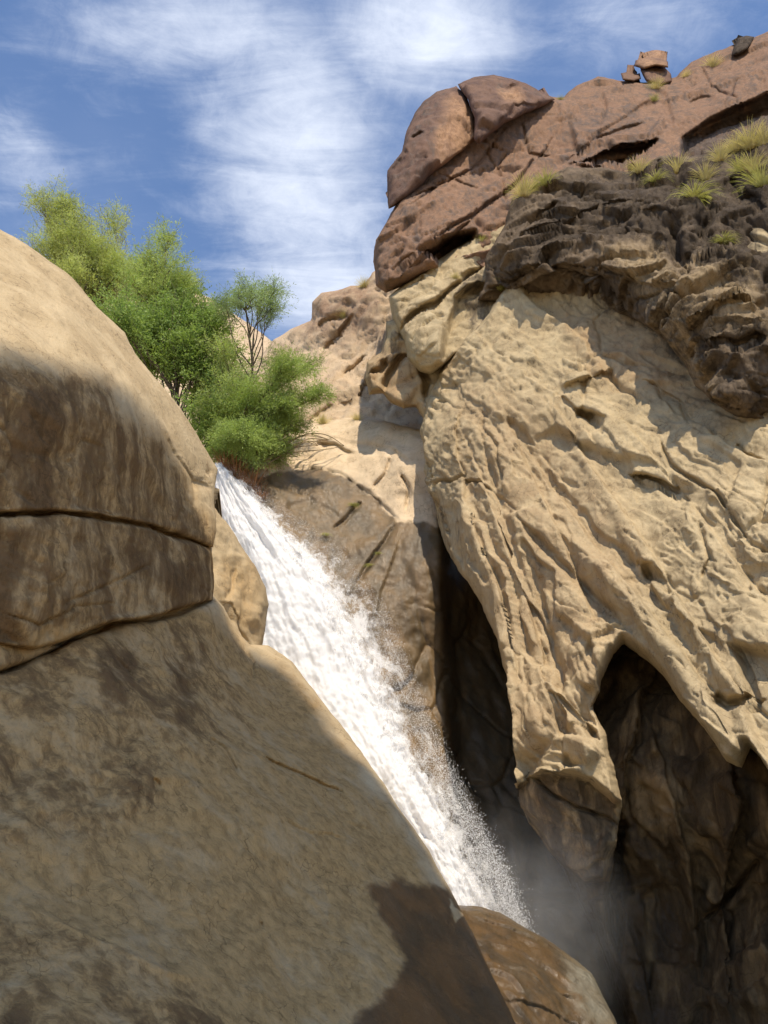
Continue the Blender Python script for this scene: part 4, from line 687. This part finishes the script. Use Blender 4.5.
bank = mesh_obj('bounce_bank', q_, grid_faces(70, 80)[:, ::-1], plain('bounce_sand', (.60, .47, .30), .9, .12, 2.)); tag(bank, kind='structure')  # unseen bright bank added to bounce warm light onto the boulders
th = np.linspace(0, 2 * np.pi, 40)[:-1]
pool = sheetmesh('pool', np.stack([3.5 + 5.5 * np.cos(th), 10 + 9 * np.sin(th), 0 * th - .6], -1), mw); tag(pool, kind='structure')
# ------------------------------------------------------------------ light
SUN = np.array([.13, -.47, .86]); SUN /= np.linalg.norm(SUN)
el = math.asin(SUN[2]); azn = math.atan2(SUN[0], SUN[1])
ld = bpy.data.lights.new('sun', 'SUN'); ld.energy = 4.6; ld.angle = math.radians(.55); ld.color = (1, .92, .79)
lo_ = bpy.data.objects.new('sun', ld); COL.objects.link(lo_)
from mathutils import Vector
lo_.rotation_euler = Vector(SUN).to_track_quat('Z', 'Y').to_euler(); lo_.location = Vector(SUN) * 60
# unseen slab added behind and above the tripod, cut to shade the left boulders
SA = np.cross([0, 0, 1], SUN); SA /= np.linalg.norm(SA); SB = np.cross(SUN, SA)
def ab(px, py, Y): p = pos(px, py, Y); return float(p @ SA), float(p @ SB)
edge = [ab(*t) for t in SHADE_EDGE]
poly = [(-16, 5.2), (-16, edge[0][1] - 1)] + edge + [(edge[-1][0], 5.0), (3, 4.6)]
st_ = .22; aa, bb = np.meshgrid(np.arange(-17, 16, st_), np.arange(-6, 20, st_))
s_ = sdf(*warp2(aa * 20, bb * 20, 4.), np.array(poly) * 20) / 20
mk = (s_ > 0) & (s_ < st_ * 1.6); e_ = .05
def ws_(x, y): return sdf(*warp2(x * 20, y * 20, 4.), np.array(poly) * 20) / 20
for _ in range(2):
    x, y = aa[mk], bb[mk]; v0 = ws_(x, y); gx_ = (ws_(x + e_, y) - ws_(x - e_, y)) / (2 * e_); gy_ = (ws_(x, y + e_) - ws_(x, y - e_)) / (2 * e_); L_ = np.maximum(gx_ ** 2 + gy_ ** 2, .3)
    aa[mk] = x - v0 * gx_ / L_; bb[mk] = y - v0 * gy_ / L_
fl = aa.ravel()[:, None] * SA + bb.ravel()[:, None] * SB
th_ = np.clip(-s_ / 2.5, 0, 1).ravel() ** .5
nz_ = chunked(fbm, fl * .3, 5)
top_ = fl + (46 + 1.6 * th_ + 1.2 * nz_ * th_)[:, None] * SUN; bot_ = fl + (46 - 1.6 * th_ + 1.5 * np.roll(nz_, 50) * th_)[:, None] * SUN
gi = np.arange(aa.size).reshape(aa.shape); a_, b_, c_, d_ = gi[:-1, :-1].ravel(), gi[:-1, 1:].ravel(), gi[1:, 1:].ravel(), gi[1:, :-1].ravel(); Sf = s_.ravel()
mx_ = np.maximum.reduce([Sf[a_], Sf[b_], Sf[c_], Sf[d_]]); mn_ = np.minimum.reduce([Sf[a_], Sf[b_], Sf[c_], Sf[d_]]); ok_ = (mn_ < 0) & (mx_ < st_ * 1.6)
Qf = np.stack([a_, b_, c_, d_], -1)[ok_]; used = np.unique(Qf); rm = -np.ones(aa.size, int); rm[used] = np.arange(len(used)); Qf = rm[Qf]
ov = mesh_obj('shade_slab', np.concatenate([top_[used], bot_[used]]), np.concatenate([Qf, Qf[:, ::-1] + len(used)]), M_tan); tag(ov, kind='structure')
w = bpy.data.worlds.new('World'); scene.world = w; w.use_nodes = True; nt = w.node_tree; nt.nodes.clear(); g = G(nt)
out = nt.nodes.new('ShaderNodeOutputWorld'); bg = nt.nodes.new('ShaderNodeBackground')
sky = g.node('ShaderNodeTexSky', sky_type='NISHITA'); sky.sun_disc = False; sky.sun_elevation = el; sky.sun_rotation = azn; sky.altitude = 600; sky.air_density = 1.0; sky.dust_density = .6; sky.ozone_density = 1.8
D_ = g.node('ShaderNodeTexCoord').outputs['Generated']; sp = g.node('ShaderNodeSeparateXYZ'); g.l.new(D_, sp.inputs[0])
zc = g.math('MAXIMUM', sp.outputs[2], .08); u = g.math('DIVIDE', sp.outputs[0], zc); v = g.math('DIVIDE', sp.outputs[1], zc)
cb = g.node('ShaderNodeCombineXYZ'); g.l.new(u, cb.inputs[0]); g.l.new(v, cb.inputs[1])
def uv(px, py): p = pos(px, py, 1.) - np.array([0, 0, CAMZ]); return p[0] / p[2], p[1] / p[2]
CLOUD_HOOK = True
f1 = g.noise(g.mapping(cb.outputs[0], (1.0, 3.4, 1), (0, 0, 2.2)), 4., 10, .62, .9); f2 = g.noise(cb.outputs[0], 2.0, 4, .5)
f3 = g.noise(g.mapping(cb.outputs[0], (1.0, 1.0, 1)), 15., 6, .7, .4)
def blob(cx, cy, rx, ry):
    a, b = uv(cx, cy); a2, _ = uv(cx + rx, cy); _, b2 = uv(cx, cy + ry)
    x = g.math('DIVIDE', g.math('SUBTRACT', u, a), abs(a2 - a)); y = g.math('DIVIDE', g.math('SUBTRACT', v, b), abs(b2 - b))
    return g.mapr(g.math('SQRT', g.math('ADD', g.math('MULTIPLY', x, x), g.math('MULTIPLY', y, y))), 1.2, .1)
m_ = g.math('MAXIMUM', blob(300, 180, 120, 150), blob(420, 30, 130, 90)); m_ = g.math('MAXIMUM', m_, g.math('MULTIPLY', blob(200, 30, 200, 60), .75)); m_ = g.math('MAXIMUM', m_, g.math('MULTIPLY', blob(20, 150, 60, 60), .55)); m_ = g.math('MAXIMUM', m_, blob(330, 290, 130, 70)); m_ = g.math('MAXIMUM', m_, g.math('MULTIPLY', blob(640, 20, 120, 60), .4))
k = g.math('ADD', g.math('ADD', g.math('MULTIPLY', m_, .55), g.math('MULTIPLY', f1, .62)), g.math('MULTIPLY', f3, .45))
cl = g.math('ADD', g.mapr(k, .48, 1.36, 0, .74), g.mapr(f2, .35, .7, .0, .06))
g.l.new(g.mix(cl, g.mix(1., sky.outputs[0], (.98, 1.12, 1.30), 'MULTIPLY'), (6.6, 7.3, 8.6)), bg.inputs[0]); bg.inputs[1].default_value = .15; g.l.new(bg.outputs[0], out.inputs[0])
scene.view_settings.view_transform = 'Standard'; scene.view_settings.look = 'None'; scene.view_settings.exposure = .18; scene.view_settings.gamma = 1
scene.view_settings.use_white_balance = True; scene.view_settings.white_balance_temperature = 7050; scene.view_settings.white_balance_tint = 10
scene.cycles.max_bounces = 6; scene.cycles.diffuse_bounces = 3; scene.cycles.transparent_max_bounces = 12; scene.cycles.volume_bounces = 1
for o in bpy.data.objects:
    if '_o' in o: del o['_o']
